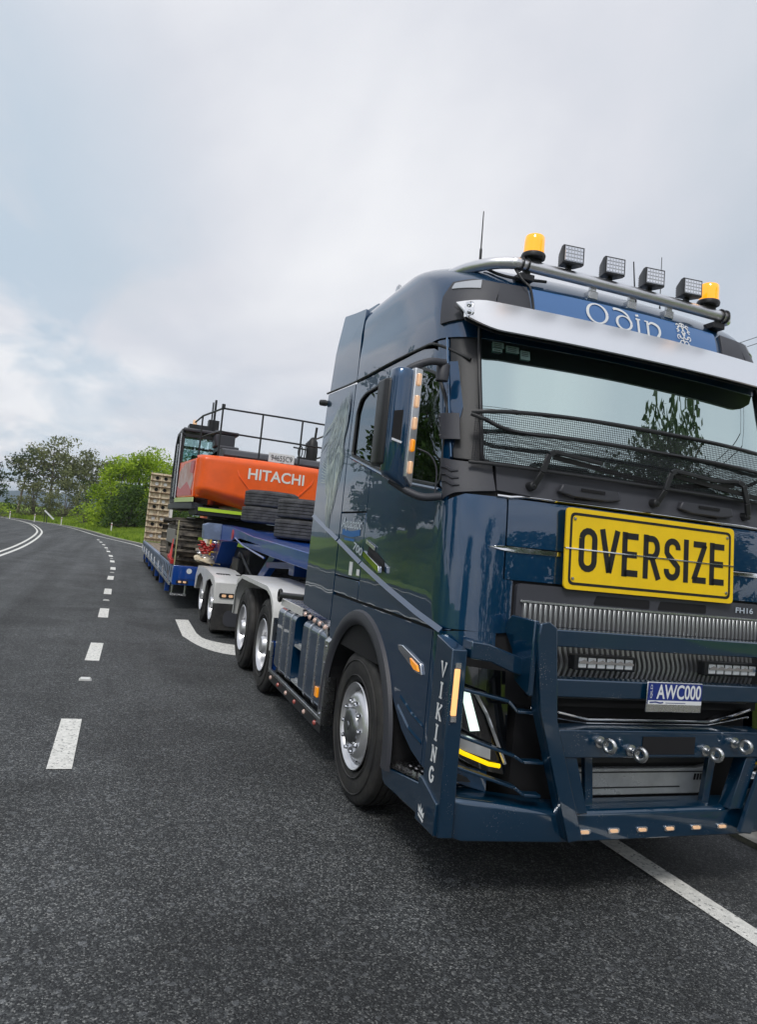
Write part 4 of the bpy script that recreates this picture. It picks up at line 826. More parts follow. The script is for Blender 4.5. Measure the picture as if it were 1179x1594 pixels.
# --- lower corners: body behind the lights, headlights, blades
for s in (-1, 1):
    C = pC(s); S = pS(s)
    patch(C, [(2, .55), (2, 1.37), (88, 1.34), (88, .62), (45, .60)], -.03, .02, NAVY, 'corner_core', truck, 8, .12, bevel=0)
    patch(C, [(2, 1.235), (2, 1.375), (40, 1.365), (88, 1.34), (88, 1.27), (40, 1.25)], .0, .03, NAVY, 'corner_brow', truck, 8, .06)
    def K(a, z, o=0, s=s, C=C):
        p = C(a, z); return p+Vector((s*math.sin(R_(a))*o, -math.cos(R_(a))*o, 0))
    # lamp unit: black tub, bright LED blade, reflector strip, indicator, fog lamp
    patch(C, rpoly([(-18, .64), (-18, 1.17), (40, 1.19), (76, 1.16), (78, .80), (30, .68)], 3), -.012, .012, GLOSSK, 'headlight_tub', truck, 8, .08, bevel=0)
    hl = patch(C, [(37, 1.06), (27, 1.06), (14, .862), (24, .856)], .002, .006, DRL, 'headlight', truck, 6, .08, bevel=0)
    hl['label'] = 'lit white upright headlight blade'
    mb = MB(); mb.tube([K(22, 1.065, .012), K(8, .95, .012), K(-5, .80, .012), K(-14, .70, .012)], .009, 5); mb.build('light_guide', LAMP, truck, smooth=60)
    mb = MB(); mb.grid(lambda u, v: K(64-62*u, .87-.085*u-.065*(v), .004), 12, 2, .004); mb.build('reflector_strip', LAMP, truck)
    ind = MB(); ind.tube([K(72, .815, .012), K(52, .785, .012), K(30, .745, .012), K(4, .700, .012), K(-8, .690, .012)], .0115, 6); ind.build('indicator', LEDY, truck, smooth=60, label='lit yellow indicator strip')
    patch(C, rpoly([(74, .68), (60, .675), (25, .625), (20, .60), (60, .60), (74, .62)], 1.5), .0, .01, GLOSSK, 'fog_lamp_tub', truck, 6, .05, bevel=0)
    patch(C, rpoly([(70, .665), (58, .66), (36, .625), (58, .615), (70, .63)], 1), .008, .006, LAMP, 'fog_lamp', truck, 6, .04, bevel=0)
    mb = MB(); mb.lathe([(0, .018), (.006, .016), (.008, .001)], K(56, .64, .012), K(56, .64, .02)-K(56, .64, .012), 10); mb.build('fog_lens', DRL, truck)
# ------------------------------------------------------------------ bull bar (one part, its pieces are sub-parts)
BB = bpy.data.objects.new('bull_bar', None); link(BB, truck)
def sub(mb, name, m=NAVYD, **k): return mb.build(name, m, BB, **k)
# deep lower bumper, swept back at the corners
mb = MB(); fr = [(-1.255, -.07), (-1.14, -.135), (-.62, -.20), (.62, -.20), (1.14, -.135), (1.255, -.07)]
vs = []
for (x, y) in fr:
    zt = .505 if abs(x) < .7 else .555; zb = .345 if abs(x) < 1.2 else .37
    vs += [(x, y, zb), (x, y-.004, zt-.02), (x, y+.016, zt), (x*.985, y+.16, zt+.01), (x*.985, y+.16, zb+.03)]
mb.add(vs, [(5*i+k, 5*i+(k+1) % 5, 5*i+5+(k+1) % 5, 5*i+5+k) for i in range(5) for k in range(5)]+[tuple(range(5)), tuple(25+k for k in range(5))[::-1]])
sub(mb, 'bumper_beam', bevel=.008)
for s in (-1, 1):
    # VIKING post
    mb = MB(); mb.prism([(s*1.300, -.155), (s*1.222, -.165), (s*1.19, -.06), (s*1.24, .085), (s*1.298, .085)], 2, .375, 1.30)
    for i in range(len(mb.v)):
        x, y, z = mb.v[i]
        if z < 1: mb.v[i] = (x-s*.018, y, z)
        elif y > 0: mb.v[i] = (x, y-.04, z+.045)
    sub(mb, 'corner_post', bevel=.006)
    mb = MB(); mb.prism([(.10, .375), (.10, .60), (.06, .60), (-.13, .535), (-.13, .375)], 0, s*1.296, s*1.24); sub(mb, 'corner_plate', bevel=.005)
    # step box under the door
    mb = MB(); mb.prism([(.78, .44), (.74, .37), (.66, .345), (.13, .36), (.13, .535)], 0, s*1.245, s*.92); mb.build('step_box', NAVYD, truck, bevel=.012)
    mb = MB(); 
    for k in range(6):
        for j in range(4):
            y = .24+.085*k; x = s*(1.00+.055*j); z = .448+.093*(0.78-y)/.65-.0; mb.box((x-.018, y-.026, z-.004), (x+.018, y+.026, z+.006+.012))
    mb.add([(s*1.235, .765, .450), (s*1.235, .14, .540), (s*.94, .14, .540), (s*.94, .765, .450)], [(0, 1, 2, 3)]); mb.build('tread_plate', ALLOY, truck)
    # amber marker on the post front
    mb = MB(); mb.box((s*1.279, -.170, .975), (s*1.251, -.155, 1.205)); q = sub(mb, 'amber_marker', mat('lit_amber_strip', (.95, .45, .2), rough=.2, emit=(1, .52, .18), estr=.85), bevel=.004)
    mb = MB(); mb.box((s*1.280, -.169, .945), (s*1.250, -.154, .972)); mb.box((s*1.280, -.169, 1.208), (s*1.250, -.154, 1.235)); sub(mb, 'marker_cap', ALLOY)
    # top tube from the post to the frame, four slanted blades below it
    mb = MB(); mb.prism([(s*1.20, 1.26), (s*1.20, 1.345), (s*1.10, 1.335), (s*.86, 1.262), (s*.86, 1.175), (s*.96, 1.20), (s*1.08, 1.245)], 1, -.165, -.06); sub(mb, 'guard_beam', bevel=.008)
    for (za, zm, zb, xm) in ((1.100, 1.075, 1.005, .96), (.872, .80, .752, .90), (.715, .64, .585, .88)):
        mb = MB(); pts = [Vector((s*1.215, -.10, za)), Vector((s*xm, -.150, zm-.02)), Vector((s*(xm-.05), -.158, zb)), Vector((s*.735, -.165, zb-.004))]
        for a, b in zip(pts, pts[1:]): mb.bar(a, b, .055, .016)
        sub(mb, 'guard_blade', bevel=.004)
    # slanted frame post (thick plate) with the curved ear at its top
    mb = MB(); mb.prism([(s*.893, 1.40), (s*.885, 1.465), (s*.83, 1.478), (s*.785, 1.45), (s*.735, .99), (s*.52, .385), (s*.605, .375), (s*.840, 1.03)], 1, -.275, -.245); sub(mb, 'frame_post', bevel=.006)
    mb = MB(); mb.prism([(-.25, 1.478), (-.02, 1.478), (.035, 1.43), (.035, 1.38), (-.05, 1.30), (-.10, 1.15), (-.25, 1.10)], 0, s*.905, s*.875)
    sub(mb, 'frame_ear', bevel=.006)
    mb = MB(); mb.prism([(s*.892, 1.40), (s*.84, 1.03), (s*.605, .375), (s*.59, .375), (s*.825, 1.03), (s*.877, 1.40)], 1, -.246, -.185); sub(mb, 'frame_web', bevel=.004)
    # inner upright between the beam and the bumper
    mb = MB(); mb.prism([(s*.655, .80), (s*.575, .80), (s*.475, .50), (s*.565, .50)], 1, -.235, -.15); sub(mb, 'inner_post', bevel=.006)
    mb = MB(); mb.bar((s*.43, -.12, .82), (s*.395, -.12, .50), .035, .05); sub(mb, 'strut', bevel=.004)
for (z0, z1, hw, nm, y0) in ((1.352, 1.440, .80, 'top_rail', -.235), (1.098, 1.190, .755, 'number_plate_rail', -.235), (.792, .925, .70, 'recovery_beam', -.245)):
    mb = MB(); mb.box((-hw, y0, z0), (hw, y0+.085, z1)); sub(mb, nm, bevel=.007)
mb = MB(); mb.box((-.70, -.246, .918), (.70, -.10, .934)); sub(mb, 'beam_shelf', bevel=.003)
mb = MB(); mb.box((-.175, -.252, .812), (.175, -.243, .905)); sub(mb, 'beam_recess', VOID)
mb = MB(); mb.box((-.175, -.262, .806), (.175, -.244, .812)); sub(mb, 'recess_lip', NAVYD)
for (x, z) in ((-.452, .878), (.452, .878), (-.252, .835), (.252, .835)):
    mb = MB(); y = -.245; mb.lathe([(0, .030), (.012, .030), (.014, .018), (.035, .018), (.036, .014), (.06, .014)], (x, y, z), (0, -1, 0), 14)
    c0 = Vector((x, y-.085, z)); e1 = Vector((.35, -.94, 0)).normalized(); mb.tube([c0+e1*.030*math.cos(t)+Vector((0, 0, 1))*.030*math.sin(t) for t in np.linspace(0, 2*math.pi, 17)[:-1]], .0125, 8, closed=True)
    sub(mb, 'eye_bolt', STEEL, smooth=50)
for i in range(6):
    x = -.462+.1848*i
    mb = MB(); mb.prism(rpoly(rect(x-.036, x+.036, .385, .413), .013, 4), 1, -.209, -.200); q = sub(mb, 'marker_bezel', ALLOY, bevel=.003)
    mb = MB(); mb.prism(rpoly(rect(x-.024, x+.024, .391, .407), .007, 4), 1, -.213, -.209); sub(mb, 'marker_lens', WARM)
# number plate
np_ = MB(); np_.box((-.186, -.262, 1.040), (.186, -.255, 1.200)); plate = np_.build('number_plate', ALLOY, truck, bevel=.004)
q = MB(); q.box((-.180, -.266, 1.082), (.180, -.262, 1.194)); q.build('plate_face', PLATEB, plate)
q = MB(); q.box((-.180, -.2665, 1.082), (.180, -.2655, 1.103)); q.build('plate_band', WHITEL, plate)
fp = lambda x0, z0, y0=-.2675: (lambda u, v: (x0+u, y0, z0+v))
lettering('plate_letters', 'AWC000', .1, fp(.022, 1.150), WHITEL, plate, bold=.002, fit=(.300, .078))
lettering('plate_state', 'QLD', .04, (lambda u, v: (-.162-v, -.2675, 1.150+u)), WHITEL, plate, fit=(.072, .016))
q = MB(); f = fp(-.10, 1.092, -.2675); ribbon(q, [(-.07, 0), (-.03, .003), (0, -.002), (.02, .001)], .007, f); ribbon(q, [(.035, -.001), (.17, -.001)], .003, f); q.build('plate_slogan', PLATEB, plate)
# VIKING lettering, stacked down the outer face of the post (slab serifs from strokes)
def vk(z0): return lambda u, v: (-1.3195+.018*(z0+v-.375)/.925, -.085-u, z0+v)
GL = {'V': [([(-.022, .034), (0, -.034), (.022, .034)], .011), ([(-.032, .036), (-.012, .036)], .007), ([(.012, .036), (.032, .036)], .007)],
      'I': [([(0, .036), (0, -.036)], .012), ([(-.014, .036), (.014, .036)], .007), ([(-.014, -.036), (.014, -.036)], .007)],
      'K': [([(-.016, .036), (-.016, -.036)], .011), ([(.022, .034), (-.012, -.002)], .008), ([(-.008, .004), (.022, -.034)], .011), ([(-.027, .036), (-.005, .036)], .007), ([(-.027, -.036), (-.005, -.036)], .007), ([(.010, .036), (.030, .036)], .007), ([(.010, -.036), (.032, -.036)], .007)],
      'N': [([(-.018, .036), (-.018, -.036)], .008), ([(-.018, .036), (.018, -.036)], .012), ([(.018, .036), (.018, -.036)], .008), ([(-.028, .036), (-.010, .036)], .007), ([(-.028, -.036), (-.008, -.036)], .007), ([(.008, .036), (.028, .036)], .007)],
      'G': [(ell(0, 0, .020, .033, 40, 320, 16), .011), ([(.018, -.004), (.018, -.026)], .010), ([(.004, -.004), (.026, -.004)], .007)]}
for ch, z0 in zip('VIKING', (1.185, 1.082, .975, .872, .765, .665)):
    mb = MB()
    for pts, w_ in GL[ch]: ribbon(mb, [(p[0]*1.12, p[1]) for p in pts], w_*1.45, vk(z0))
    sub(mb, 'letter', WHITEL, label='white slab letter '+ch)
mb = MB(); f = lambda u, v: (-1.3205, -.02-u, .455+v)
mb.add([f(*p) for p in ((-.034, -.012), (.034, -.030), (.030, -.044), (-.030, -.027))], [(0, 1, 2, 3)])
mb.add([f(*p) for p in ((-.034, -.004), (-.038, .030), (-.018, .012), (-.010, .040), (0, .008), (.016, .028), (.018, -.002), (.038, .010), (.034, -.022))], [(0, 1, 2), (0, 2, 8), (2, 3, 4), (2, 4, 8), (4, 5, 6), (4, 6, 8), (6, 7, 8)])
sub(mb, 'crown_emblem', WHITEL, label='small white crown emblem')
mb = MB(); mb.box((-1.3215, -.10, .375), (-1.297, .10, .60)) if False else None
# --- side details on the visible side and its mirror
for s in (-1, 1):
    hb = MB(); f = mapS(1.22, 1.66, .0, s)
    hb.add([], []); hb.prism([(1.40, 1.70), (1.385, 1.755), (1.20, 1.715), (1.06, 1.67), (1.03, 1.60), (1.12, 1.61)], 0, s*1.2505, s*1.2535); hb.build('handle_recess', VOID, truck)
    hb = MB(); hb.prism([(1.40, 1.685), (1.39, 1.722), (1.05, 1.632), (1.04, 1.588)], 0, s*1.262, s*1.292); hb.build('door_handle', CHROME, truck, bevel=.006)
    hb = MB(); hb.prism([(1.44, 1.775), (1.435, 1.80), (1.24, 1.755), (1.25, 1.73)], 0, s*1.254, s*1.262); hb.build('handle_cap', ALLOY, truck, bevel=.003)
    # repeater lamp
    hb = MB(); hb.prism([(.66, 1.19), (.58, 1.20), (.30, 1.145), (.27, 1.085), (.36, 1.085), (.64, 1.165)], 0, s*1.248, s*1.262); rp_ = hb.build('side_repeater', CHROME, truck, bevel=.004)
    hb = MB(); hb.prism([(.44, 1.150), (.34, 1.128), (.31, 1.098), (.37, 1.098), (.42, 1.118)], 0, s*1.262, s*1.268); hb.build('repeater_lens', AMBER, rp_)
    # stickers
    hb = MB(); hb.box((s*1.251, 1.78, 1.525), (s*1.2535, 1.71, 1.625)); hb.box((s*1.251, 1.60, 1.535), (s*1.2535, 1.54, 1.58)); hb.build('sticker', WHITEL, truck)
lettering('badge_700', '700', .09, mapS(1.62, 1.725, .006, skew=-.22), SILVERL, truck, bold=.002, fit=(.22, .062), shear=.2)
# script lettering on the locker door: pale italic word over a blue swash
lettering('script_name', 'Aquabatic', .12, mapS(1.83, 1.90, .004, skew=-.03), SILVERL, truck, bold=.0018, fit=(.50, .105), shear=.35)
hb = MB(); ribbon(hb, smooth_line([(-.22, -.03, 0), (0, -.045, 0), (.22, -.03, 0)], 6), .045, mapS(1.83, 1.875, .003)); ribbon(hb, [(-.15, -.085), (.10, -.090)], .02, mapS(1.83, 1.875, .003)); hb.build('swash', mat('bright_blue_vinyl', (.02, .14, .42), rough=.4), truck)
# pale flowing-hair mural on the deflector panels
MUR = mat('mural_silver', (.36, .44, .43), rough=.35, coat=.8, nscale=5, ncol=(.16, .22, .24)); MURD = mat('mural_shadow', (.10, .14, .17), rough=.35, coat=.8)
r5 = random.Random(5)
def strand(mb, y0, z0, z1, amp, w_, ph, drift, x):
    pts = []
    for k in range(21):
        t = k/20; pts.append((drift*t*t+amp*math.sin(ph+t*3.6)*(.3+t), z0+(z1-z0)*t))
    ribbon(mb, pts, w_, lambda u, v: (x, min(2.985, max(2.16, y0+u)), v), taper=True)
MUR2 = mat('mural_pale_green', (.50, .56, .44), rough=.35, coat=.8, nscale=4, ncol=(.20, .26, .24))
for m__, lay, n_, wl, wh in ((MURD, 0, 26, .02, .05), (MUR, 1, 44, .010, .030), (MUR2, 2, 26, .006, .016)):
    mb = MB()
    for i in range(n_):
        x = -1.2520-.0012*lay-.00002*i; f = (i*.618) % 1
        # beard: strands fall from the chin and gather to a point
        y0 = 2.26+.50*f; strand(mb, y0, r5.uniform(2.34, 2.62), 1.74+.42*abs(f-.5)*2+r5.uniform(0, .15), r5.uniform(.01, .05), r5.uniform(wl, wh), r5.uniform(0, 6), (2.50-y0)*r5.uniform(.3, .8), x)
        # hair sweeping back above
        if i % 2: y0 = 2.24+.34*f; strand(mb, y0, 3.0-.12*f, r5.uniform(2.36, 2.7), r5.uniform(.02, .06), r5.uniform(wl, wh), r5.uniform(0, 6), .10+.30*f, x-.0006)
        if i % 3 == 0: ribbon(mb, smooth_line([(2.20+.05*f, 2.45-.1*f, 0), (2.40, 2.50+.05*f, 0), (2.62, 2.40-.12*f, 0), (2.86, 2.46-.2*f, 0)], 5), r5.uniform(wl, wh)*.7, lambda u, v: (x-.0004, u, v), taper=True)
    mb.build('mural', m__, truck, label='pale painted strands of flowing hair')
# ------------------------------------------------------------------ sun visor
vz = MB()
def vis(u, v):
    x = -1.20+2.40*u; e = min(1, (1-abs(2*u-1))*6); e = math.sin(min(1, e)*math.pi/2)
    yb = F_(x*.93, 3.2); ya = .145+.07*(x/1.19)**2
    t = v; zt = 3.255-.03*(1-e); zb = 3.075-.005*(1-e) if True else 0
    zb = 3.036+.06*(1-e)
    y = (yb-.01)*(1-t)**1.0+(ya+.05*(1-e))*t-.012*math.sin(math.pi*t); z = zt+(zb-zt)*(t**.95)
    return (x, y, z)
vz.grid(vis, 60, 12, .010); vz.build('sun_visor', VISOR, truck, smooth=50)
vz = MB(); vz.grid(lambda u, v: tuple(Vector(vis(u, v))+Vector((0, .022, -.012))), 60, 12, .004); vz.build('visor_lining', BLACK, truck, smooth=50)
for s in (-1, 1):
    q = MB(); q.prism(rpoly([(.20, 3.10), (.22, 3.18), (.32, 3.20), (.32, 3.11)], .02), 0, s*1.19, s*1.20)
    q.lathe([(0, .016), (.01, .014), (.014, .001)], (s*1.20, .26, 3.17), (s, 0, 0), 10); q.lathe([(0, .014), (.01, .012), (.013, .001)], (s*1.20, .25, 3.125), (s, 0, 0), 10); q.build('visor_bracket', CHROME, truck, bevel=.004)
# ------------------------------------------------------------------ stone guard
GU = bpy.data.objects.new('stone_guard', None); link(GU, truck)
def gy(x): return F_(x, 2.3)-.055
def gtop(x): a = abs(x); return 2.535-.075*max(0, (a-.55)/.62)**2.2*1.0+.0
q = MB(); q.tube([(x, gy(x), 2.60-.05*abs(x/1.17)**3) for x in np.linspace(-1.17, 1.17, 31)], .0125, 6); q.build('top_bar', BLACK, GU, smooth=60)
q = MB(); q.tube(smooth_line([(-1.17, gy(1.17), 2.54), (-1.10, gy(1.1), 2.515), (-1.0, gy(1.)-.01, 2.475), (-.85, gy(.85)-.01, 2.465), (-.4, gy(.4)-.01, 2.478), (.4, gy(.4)-.01, 2.478), (.85, gy(.85)-.01, 2.465), (1.0, gy(1.)-.01, 2.475), (1.17, gy(1.17), 2.54)], 5), .0125, 6); q.build('middle_bar', BLACK, GU, smooth=60)
q = MB(); q.tube([(x, gy(x), 2.275) for x in np.linspace(-1.16, 1.16, 25)], .010, 6); q.build('bottom_bar', BLACK, GU, smooth=60)
q = MB()
for i in range(190):
    x = -1.145+2.29*i/189; y = gy(x)+.004; q.bar((x, y, 2.275), (x, y, 2.595-.05*abs(x/1.17)**3), .0022, .0022, up=(0, 1, 0))
xs = np.linspace(-1.15, 1.15, 25)
for j in range(25):
    z = 2.288+.0125*j
    for a, b in zip(xs, xs[1:]): q.bar((a, gy(a)+.006, z), (b, gy(b)+.006, z), .0022, .0022)
q.build('wire_mesh', mat('mesh_wire', (.03, .03, .035), rough=.4, metal=.3), GU, kind='stuff')
for s in (-1, 1):
    q = MB(); q.grid(lambda u, v, s=s: K2(s, 86-34*u, 2.40+.15*v), 6, 2, .004) if False else None
    C = pC(s); q.add([], []); q.grid(lambda u, v: tuple(C(86-40*u, 2.40+.155*v)+Vector((s*.02, -.03, 0))), 6, 2, .005); q.build('side_bracket', GREY, GU, bevel=.002)
    for z in (2.42, 2.475, 2.53): q = MB(); q.lathe([(0, .008), (.006, .007), (.007, .0001)], C(80, z)+Vector((s*.03, -.035, 0)), (s, -.5, 0), 8); q.build('rivet', STEEL, GU)
# wipers
for (px_, z0, dirx, L) in ((-.80, 2.20, 1, .72), (.02, 2.20, 1, .70), (.74, 2.2, -1, .45)):
    y0 = F_(px_, 2.2)-.05; q = MB()
    q.lathe([(0, .028), (.05, .024), (.06, .001)], (px_, y0+.045, z0-.02), (0, -1, .1), 12)
    pts = [Vector((px_, y0, z0-.02)), Vector((px_+.035*dirx, y0-.02, z0+.06)), Vector((px_+.07*dirx, y0-.018, z0+.165)), Vector((px_+.11*dirx, y0-.012, z0+.185)), Vector((px_+(.11+L*.45)*dirx, y0+.005, z0+.165))]
    for a, b, ww in zip(pts, pts[1:], (.034, .034, .032, .022)): q.bar(a, b, .018, ww, up=(0, 0, 1) if abs(b.x-a.x) > abs(b.z-a.z) else (1, 0, 0))
    wp_ = q.build('wiper_arm', BLACK, truck, bevel=.004)
    q = MB(); q.bar((px_+.12*dirx, y0+.012, z0+.16), (px_+(.12+L)*dirx, y0+.022, z0+.10), .014, .026); q.build('wiper_blade', INK, wp_)
# ------------------------------------------------------------------ mirrors
def mirror(s):
    mr_ = bpy.data.objects.new('mirror', None); link(mr_, truck)
    plan = [(1.425, .315), (1.485, .280), (1.545, .283), (1.580, .305), (1.592, .36), (1.58, .40), (1.42, .40)]
    q = MB(); z0s = [2.165, 2.13, 2.125, 2.15, 2.2, 2.2, 2.165]; n = len(plan)
    def lev(z, k): 
        out = []
        for (x, y), lo in zip(plan, [0]*n):
            cx_, cy2 = 1.50, .35; out.append((s*(cx_+(x-cx_)*k), cy2+(y-cy2)*k, z))
        return out
    L = [lev(2.17, .86), lev(2.20, 1.0), lev(2.45, 1.02), lev(2.70, 1.0), lev(2.745, .95), lev(2.765, .8)]
    # slope the foot down towards the inner edge
    L = [[(x, y, z-(.10*max(0, (1.60-abs(x))/.18) if j < 2 else 0)) for x, y, z in r] for j, r in enumerate(L)]
    q.add([p for r in L for p in r], [(j*n+i, j*n+(i+1) % n, (j+1)*n+(i+1) % n, (j+1)*n+i) for j in range(len(L)-1) for i in range(n)]+[tuple(range(n)), tuple((len(L)-1)*n+i for i in range(n))[::-1]])
    q.build('mirror_shell', NAVY, mr_, bevel=.012)
    q = MB(); q.prism([(s*1.585, .33), (s*1.618, .36), (s*1.62, .46), (s*1.60, .49), (s*1.42, .49), (s*1.42, .38)], 2, 2.215, 2.70); q.build('mirror_housing', BLACK, mr_, bevel=.015)
    q = MB(); q.box((s*1.45, .488, 2.24), (s*1.60, .494, 2.68)); q.build('mirror_glass', mat('mirror_silver', (.9, .9, .9), rough=.01, metal=1), mr_)
    q = MB(); q.prism([(s*1.625, 2.62-.0), (s*1.555, 2.62), (s*1.555, 2.36), (s*1.625, 2.38)], 1, .30, .31) if False else None
    # dark window slot in the shell with a pale sill
    q = MB(); q.add([(s*1.520, .278, 2.52), (s*1.570, .290, 2.51), (s*1.570, .290, 2.36), (s*1.520, .278, 2.345)], [(0, 1, 2, 3)]); q.xf(Matrix.Translation((s*.004, -.006, 0))); q.build('shell_slot', VOID, mr_)
    q = MB(); q.bar((s*1.518, .270, 2.340), (s*1.572, .284, 2.355), .012, .012); q.build('slot_sill', ALLOY, mr_)
    # polished strip with five amber lamps down the inner front edge
    a = Vector((s*1.428, .305, 0)); b = Vector((s*1.483, .275, 0)); nrm = Vector((-s*.4, -1, 0)).normalized()
    q = MB(); q.add([tuple(a+Vector((0, 0, 2.11))+nrm*.014), tuple(b+Vector((0, 0, 2.16))+nrm*.014), tuple(b+Vector((0, 0, 2.76))+nrm*.014), tuple(a+Vector((0, 0, 2.765))+nrm*.014), tuple(a+Vector((0, 0, 2.11))-nrm*.02), tuple(b+Vector((0, 0, 2.16))-nrm*.02), tuple(b+Vector((0, 0, 2.76))-nrm*.02), tuple(a+Vector((0, 0, 2.765))-nrm*.02)], [(0, 1, 2, 3), (7, 6, 5, 4), (0, 4, 5, 1), (1, 5, 6, 2), (2, 6, 7, 3), (3, 7, 4, 0)]); q.build('lamp_strip', VISOR, mr_, bevel=.003)
    mid = (a+b)/2
    for k in range(5):
        z = 2.70-.122*k; q = MB(); e1 = (b-a).normalized(); cc = mid+Vector((0, 0, z))+nrm*.016
        q.prism(rpoly(rect(-.0115, .0115, -.036, .036), .010, 3), 1, 0, 1, fn=lambda v: tuple(cc+e1*v[0]*(1-.25*v[1])+Vector((0, 0, 1))*v[2]*(1-.1*v[1])+nrm*.012*v[1])); q.build('strip_lamp', AMBER if k in (3,) else WARM, mr_, smooth=40)
    # arms
    q = MB(); q.tube(smooth_line([(s*1.52, .33, 2.745), (s*1.46, .31, 2.785), (s*1.38, .30, 2.82), (s*1.29, .31, 2.83)], 5), [.016, .019, .021, .022, .022]+[.022]*11, 8); q.lathe([(0, .036), (.09, .040), (.10, .03)], (s*1.29, .33, 2.73), (0, 0, 1), 14); q.build('mirror_arm', GREY, mr_, smooth=50)
    q = MB(); q.tube(smooth_line([(s*1.52, .38, 2.14), (s*1.44, .31, 2.085), (s*1.36, .27, 2.06), (s*1.26, .26, 2.075)], 5), [.022]*8+[.022]*8, 8); q.tube(smooth_line([(s*1.40, .33, 2.33), (s*1.33, .30, 2.30), (s*1.29, .28, 2.22), (s*1.29, .27, 2.08)], 5), .005, 5); q.build('mirror_foot', GREY, mr_, smooth=50)
mirror(-1); mirror(1)
# ------------------------------------------------------------------ roof bar with lamps and beacons
RB = bpy.data.objects.new('roof_bar', None); link(RB, truck); RB.location = (0, 0, -.026)
q = MB(); q.tube(smooth_line([(-1.10, .80, 3.555), (-1.05, .66, 3.565), (-.96, .53, 3.575), (-.85, .455, 3.58), (-.75, .44, 3.58), (0, .42, 3.577), (.75, .44, 3.577), (.80, .45, 3.577), (.86, .49, 3.577)], 6), .036, 12); q.build('bar_tube', TUBE, RB, smooth=60)
for s in (-1, 1):
    for x in (.76, .80):
        q = MB(); q.lathe([(-.004, .047), (.004, .047)], (s*x, .44, 3.58), (1, 0, 0), 14); q.build('clamp_ring', BLACK, RB)
    q = MB(); q.box((s*.70, .43, 3.49), (s*.80, .60, 3.53)); q.bar((s*.75, .46, 3.50), (s*.75, .44, 3.56), .04, .03); q.build('bar_bracket', BLACK, RB, bevel=.004)
for x in (-.27, .03, .33):
    q = MB(); q.box((x-.035, .43, 3.475), (x+.035, .55, 3.525)); q.box((x-.02, .43, 3.52), (x+.02, .46, 3.56)); q.build('bar_bracket', STEEL, RB, bevel=.004)
q = MB(); q.tube(smooth_line([(-.83, .45, 3.55), (-.80, .40, 3.47), (-.76, .37, 3.42), (-.74, .355, 3.33), (-.735, .345, 3.27)], 5), .008, 6); q.tube(smooth_line([(-.95, .62, 3.58), (-.9, .52, 3.52), (-.8, .47, 3.50), (-.6, .46, 3.52)], 5), .010, 6); q.build('cable', BLACK, RB, smooth=60)
spot0 = None
for x in (-.462, -.155, .155, .462):
    q = MB(); w_, h_ = .070, .056
    if spot0 is None:
        Lr = [[(-.05, .045, -.04), (.05, .045, -.04), (.05, .045, .04), (-.05, .045, .04)], [(-w_, -.035, -h_), (w_, -.035, -h_), (w_, -.035, h_), (-w_, -.035, h_)], [(-w_, -.062, -h_), (w_, -.062, -h_), (w_, -.062, h_), (-w_, -.062, h_)]]
        q.add([p for r in Lr for p in r], [(4*j+i, 4*j+(i+1) % 4, 4*j+4+(i+1) % 4, 4*j+4+i) for j in range(2) for i in range(4)]+[(0, 1, 2, 3), (11, 10, 9, 8)])
        for k in range(5): q.box((-.045, .045, -.032+.015*k), (.045, .06, -.026+.015*k))
        q.box((-.015, -.01, -.085), (.015, .02, -.05)); spot0 = q.build('spotlight', BLACK, RB, bevel=.008); o = spot0
    else: o = copy_obj(spot0, RB)
    o.location = (x-.012, .425, 3.682); o.rotation_euler = (R_(-4), 0, R_(-7))
    # third level is used up by the bar, so lens and cells belong to the housing mesh via materials
me = spot0.data; me.materials.append(LAMP); me.materials.append(CHROME)
lens = MB()
nv0 = len(me.vertices)
bm = bmesh.new(); bm.from_mesh(me)
def addq(bm, a, b, mi):
    (x0, y0, z0), (x1, y1, z1) = a, b
    vs = [bm.verts.new(p) for p in ((x0, y0, z0), (x1, y0, z0), (x1, y1, z0), (x0, y1, z0), (x0, y0, z1), (x1, y0, z1), (x1, y1, z1), (x0, y1, z1))]
    for f in ((0, 3, 2, 1), (4, 5, 6, 7), (0, 1, 5, 4), (1, 2, 6, 5), (2, 3, 7, 6), (3, 0, 4, 7)): fc = bm.faces.new([vs[i] for i in f]); fc.material_index = mi
addq(bm, (-.061, -.066, -.047), (.061, -.062, .047), 1)
for i in range(6):
    for j in range(4): cx_, cz_ = -.050+.020*i, -.0345+.023*j; addq(bm, (cx_-.0075, -.0685, cz_-.008), (cx_+.0075, -.066, cz_+.008), 2)
bm.to_mesh(me); bm.free()
bc0 = None
for x in (-.715, .655):
    q = MB()
    if bc0 is None:
        q.m = 0; q.lathe([(0, .072), (.018, .075), (.028, .070), (.03, .066)], (0, 0, 0), (0, 0, 1), 24); q.box((-.05, -.02, -.04), (.05, .02, .0))
        q.m = 1; q.lathe([(.03, .064), (.10, .062), (.132, .060), (.140, .054), (.142, .001)], (0, 0, 0), (0, 0, 1), 24)
        q.m = 0
        bc0 = q.build('beacon', [BLACK, AMBERB], RB, smooth=40, label='amber rotating beacon'); o = bc0
    else: o = copy_obj(bc0, RB)
    o.location = (x, .445, 3.632)
for (x, y, z0, z1, r, lean) in ((-.985, .62, 3.60, 3.93, .0045, -.01), (.43, .9, 3.66, 4.02, .006, -.06), (.66, .92, 3.66, 4.12, .0035, -.03)):
    q = MB(); q.tube([(x, y, z0), (x+lean*.3, y, z0+.09), (x+lean*.35, y, z0+.10), (x+lean, y, z1)], [r*2.0, r*1.8, r, r*.7], 6); q.build('antenna', BLACK, RB)
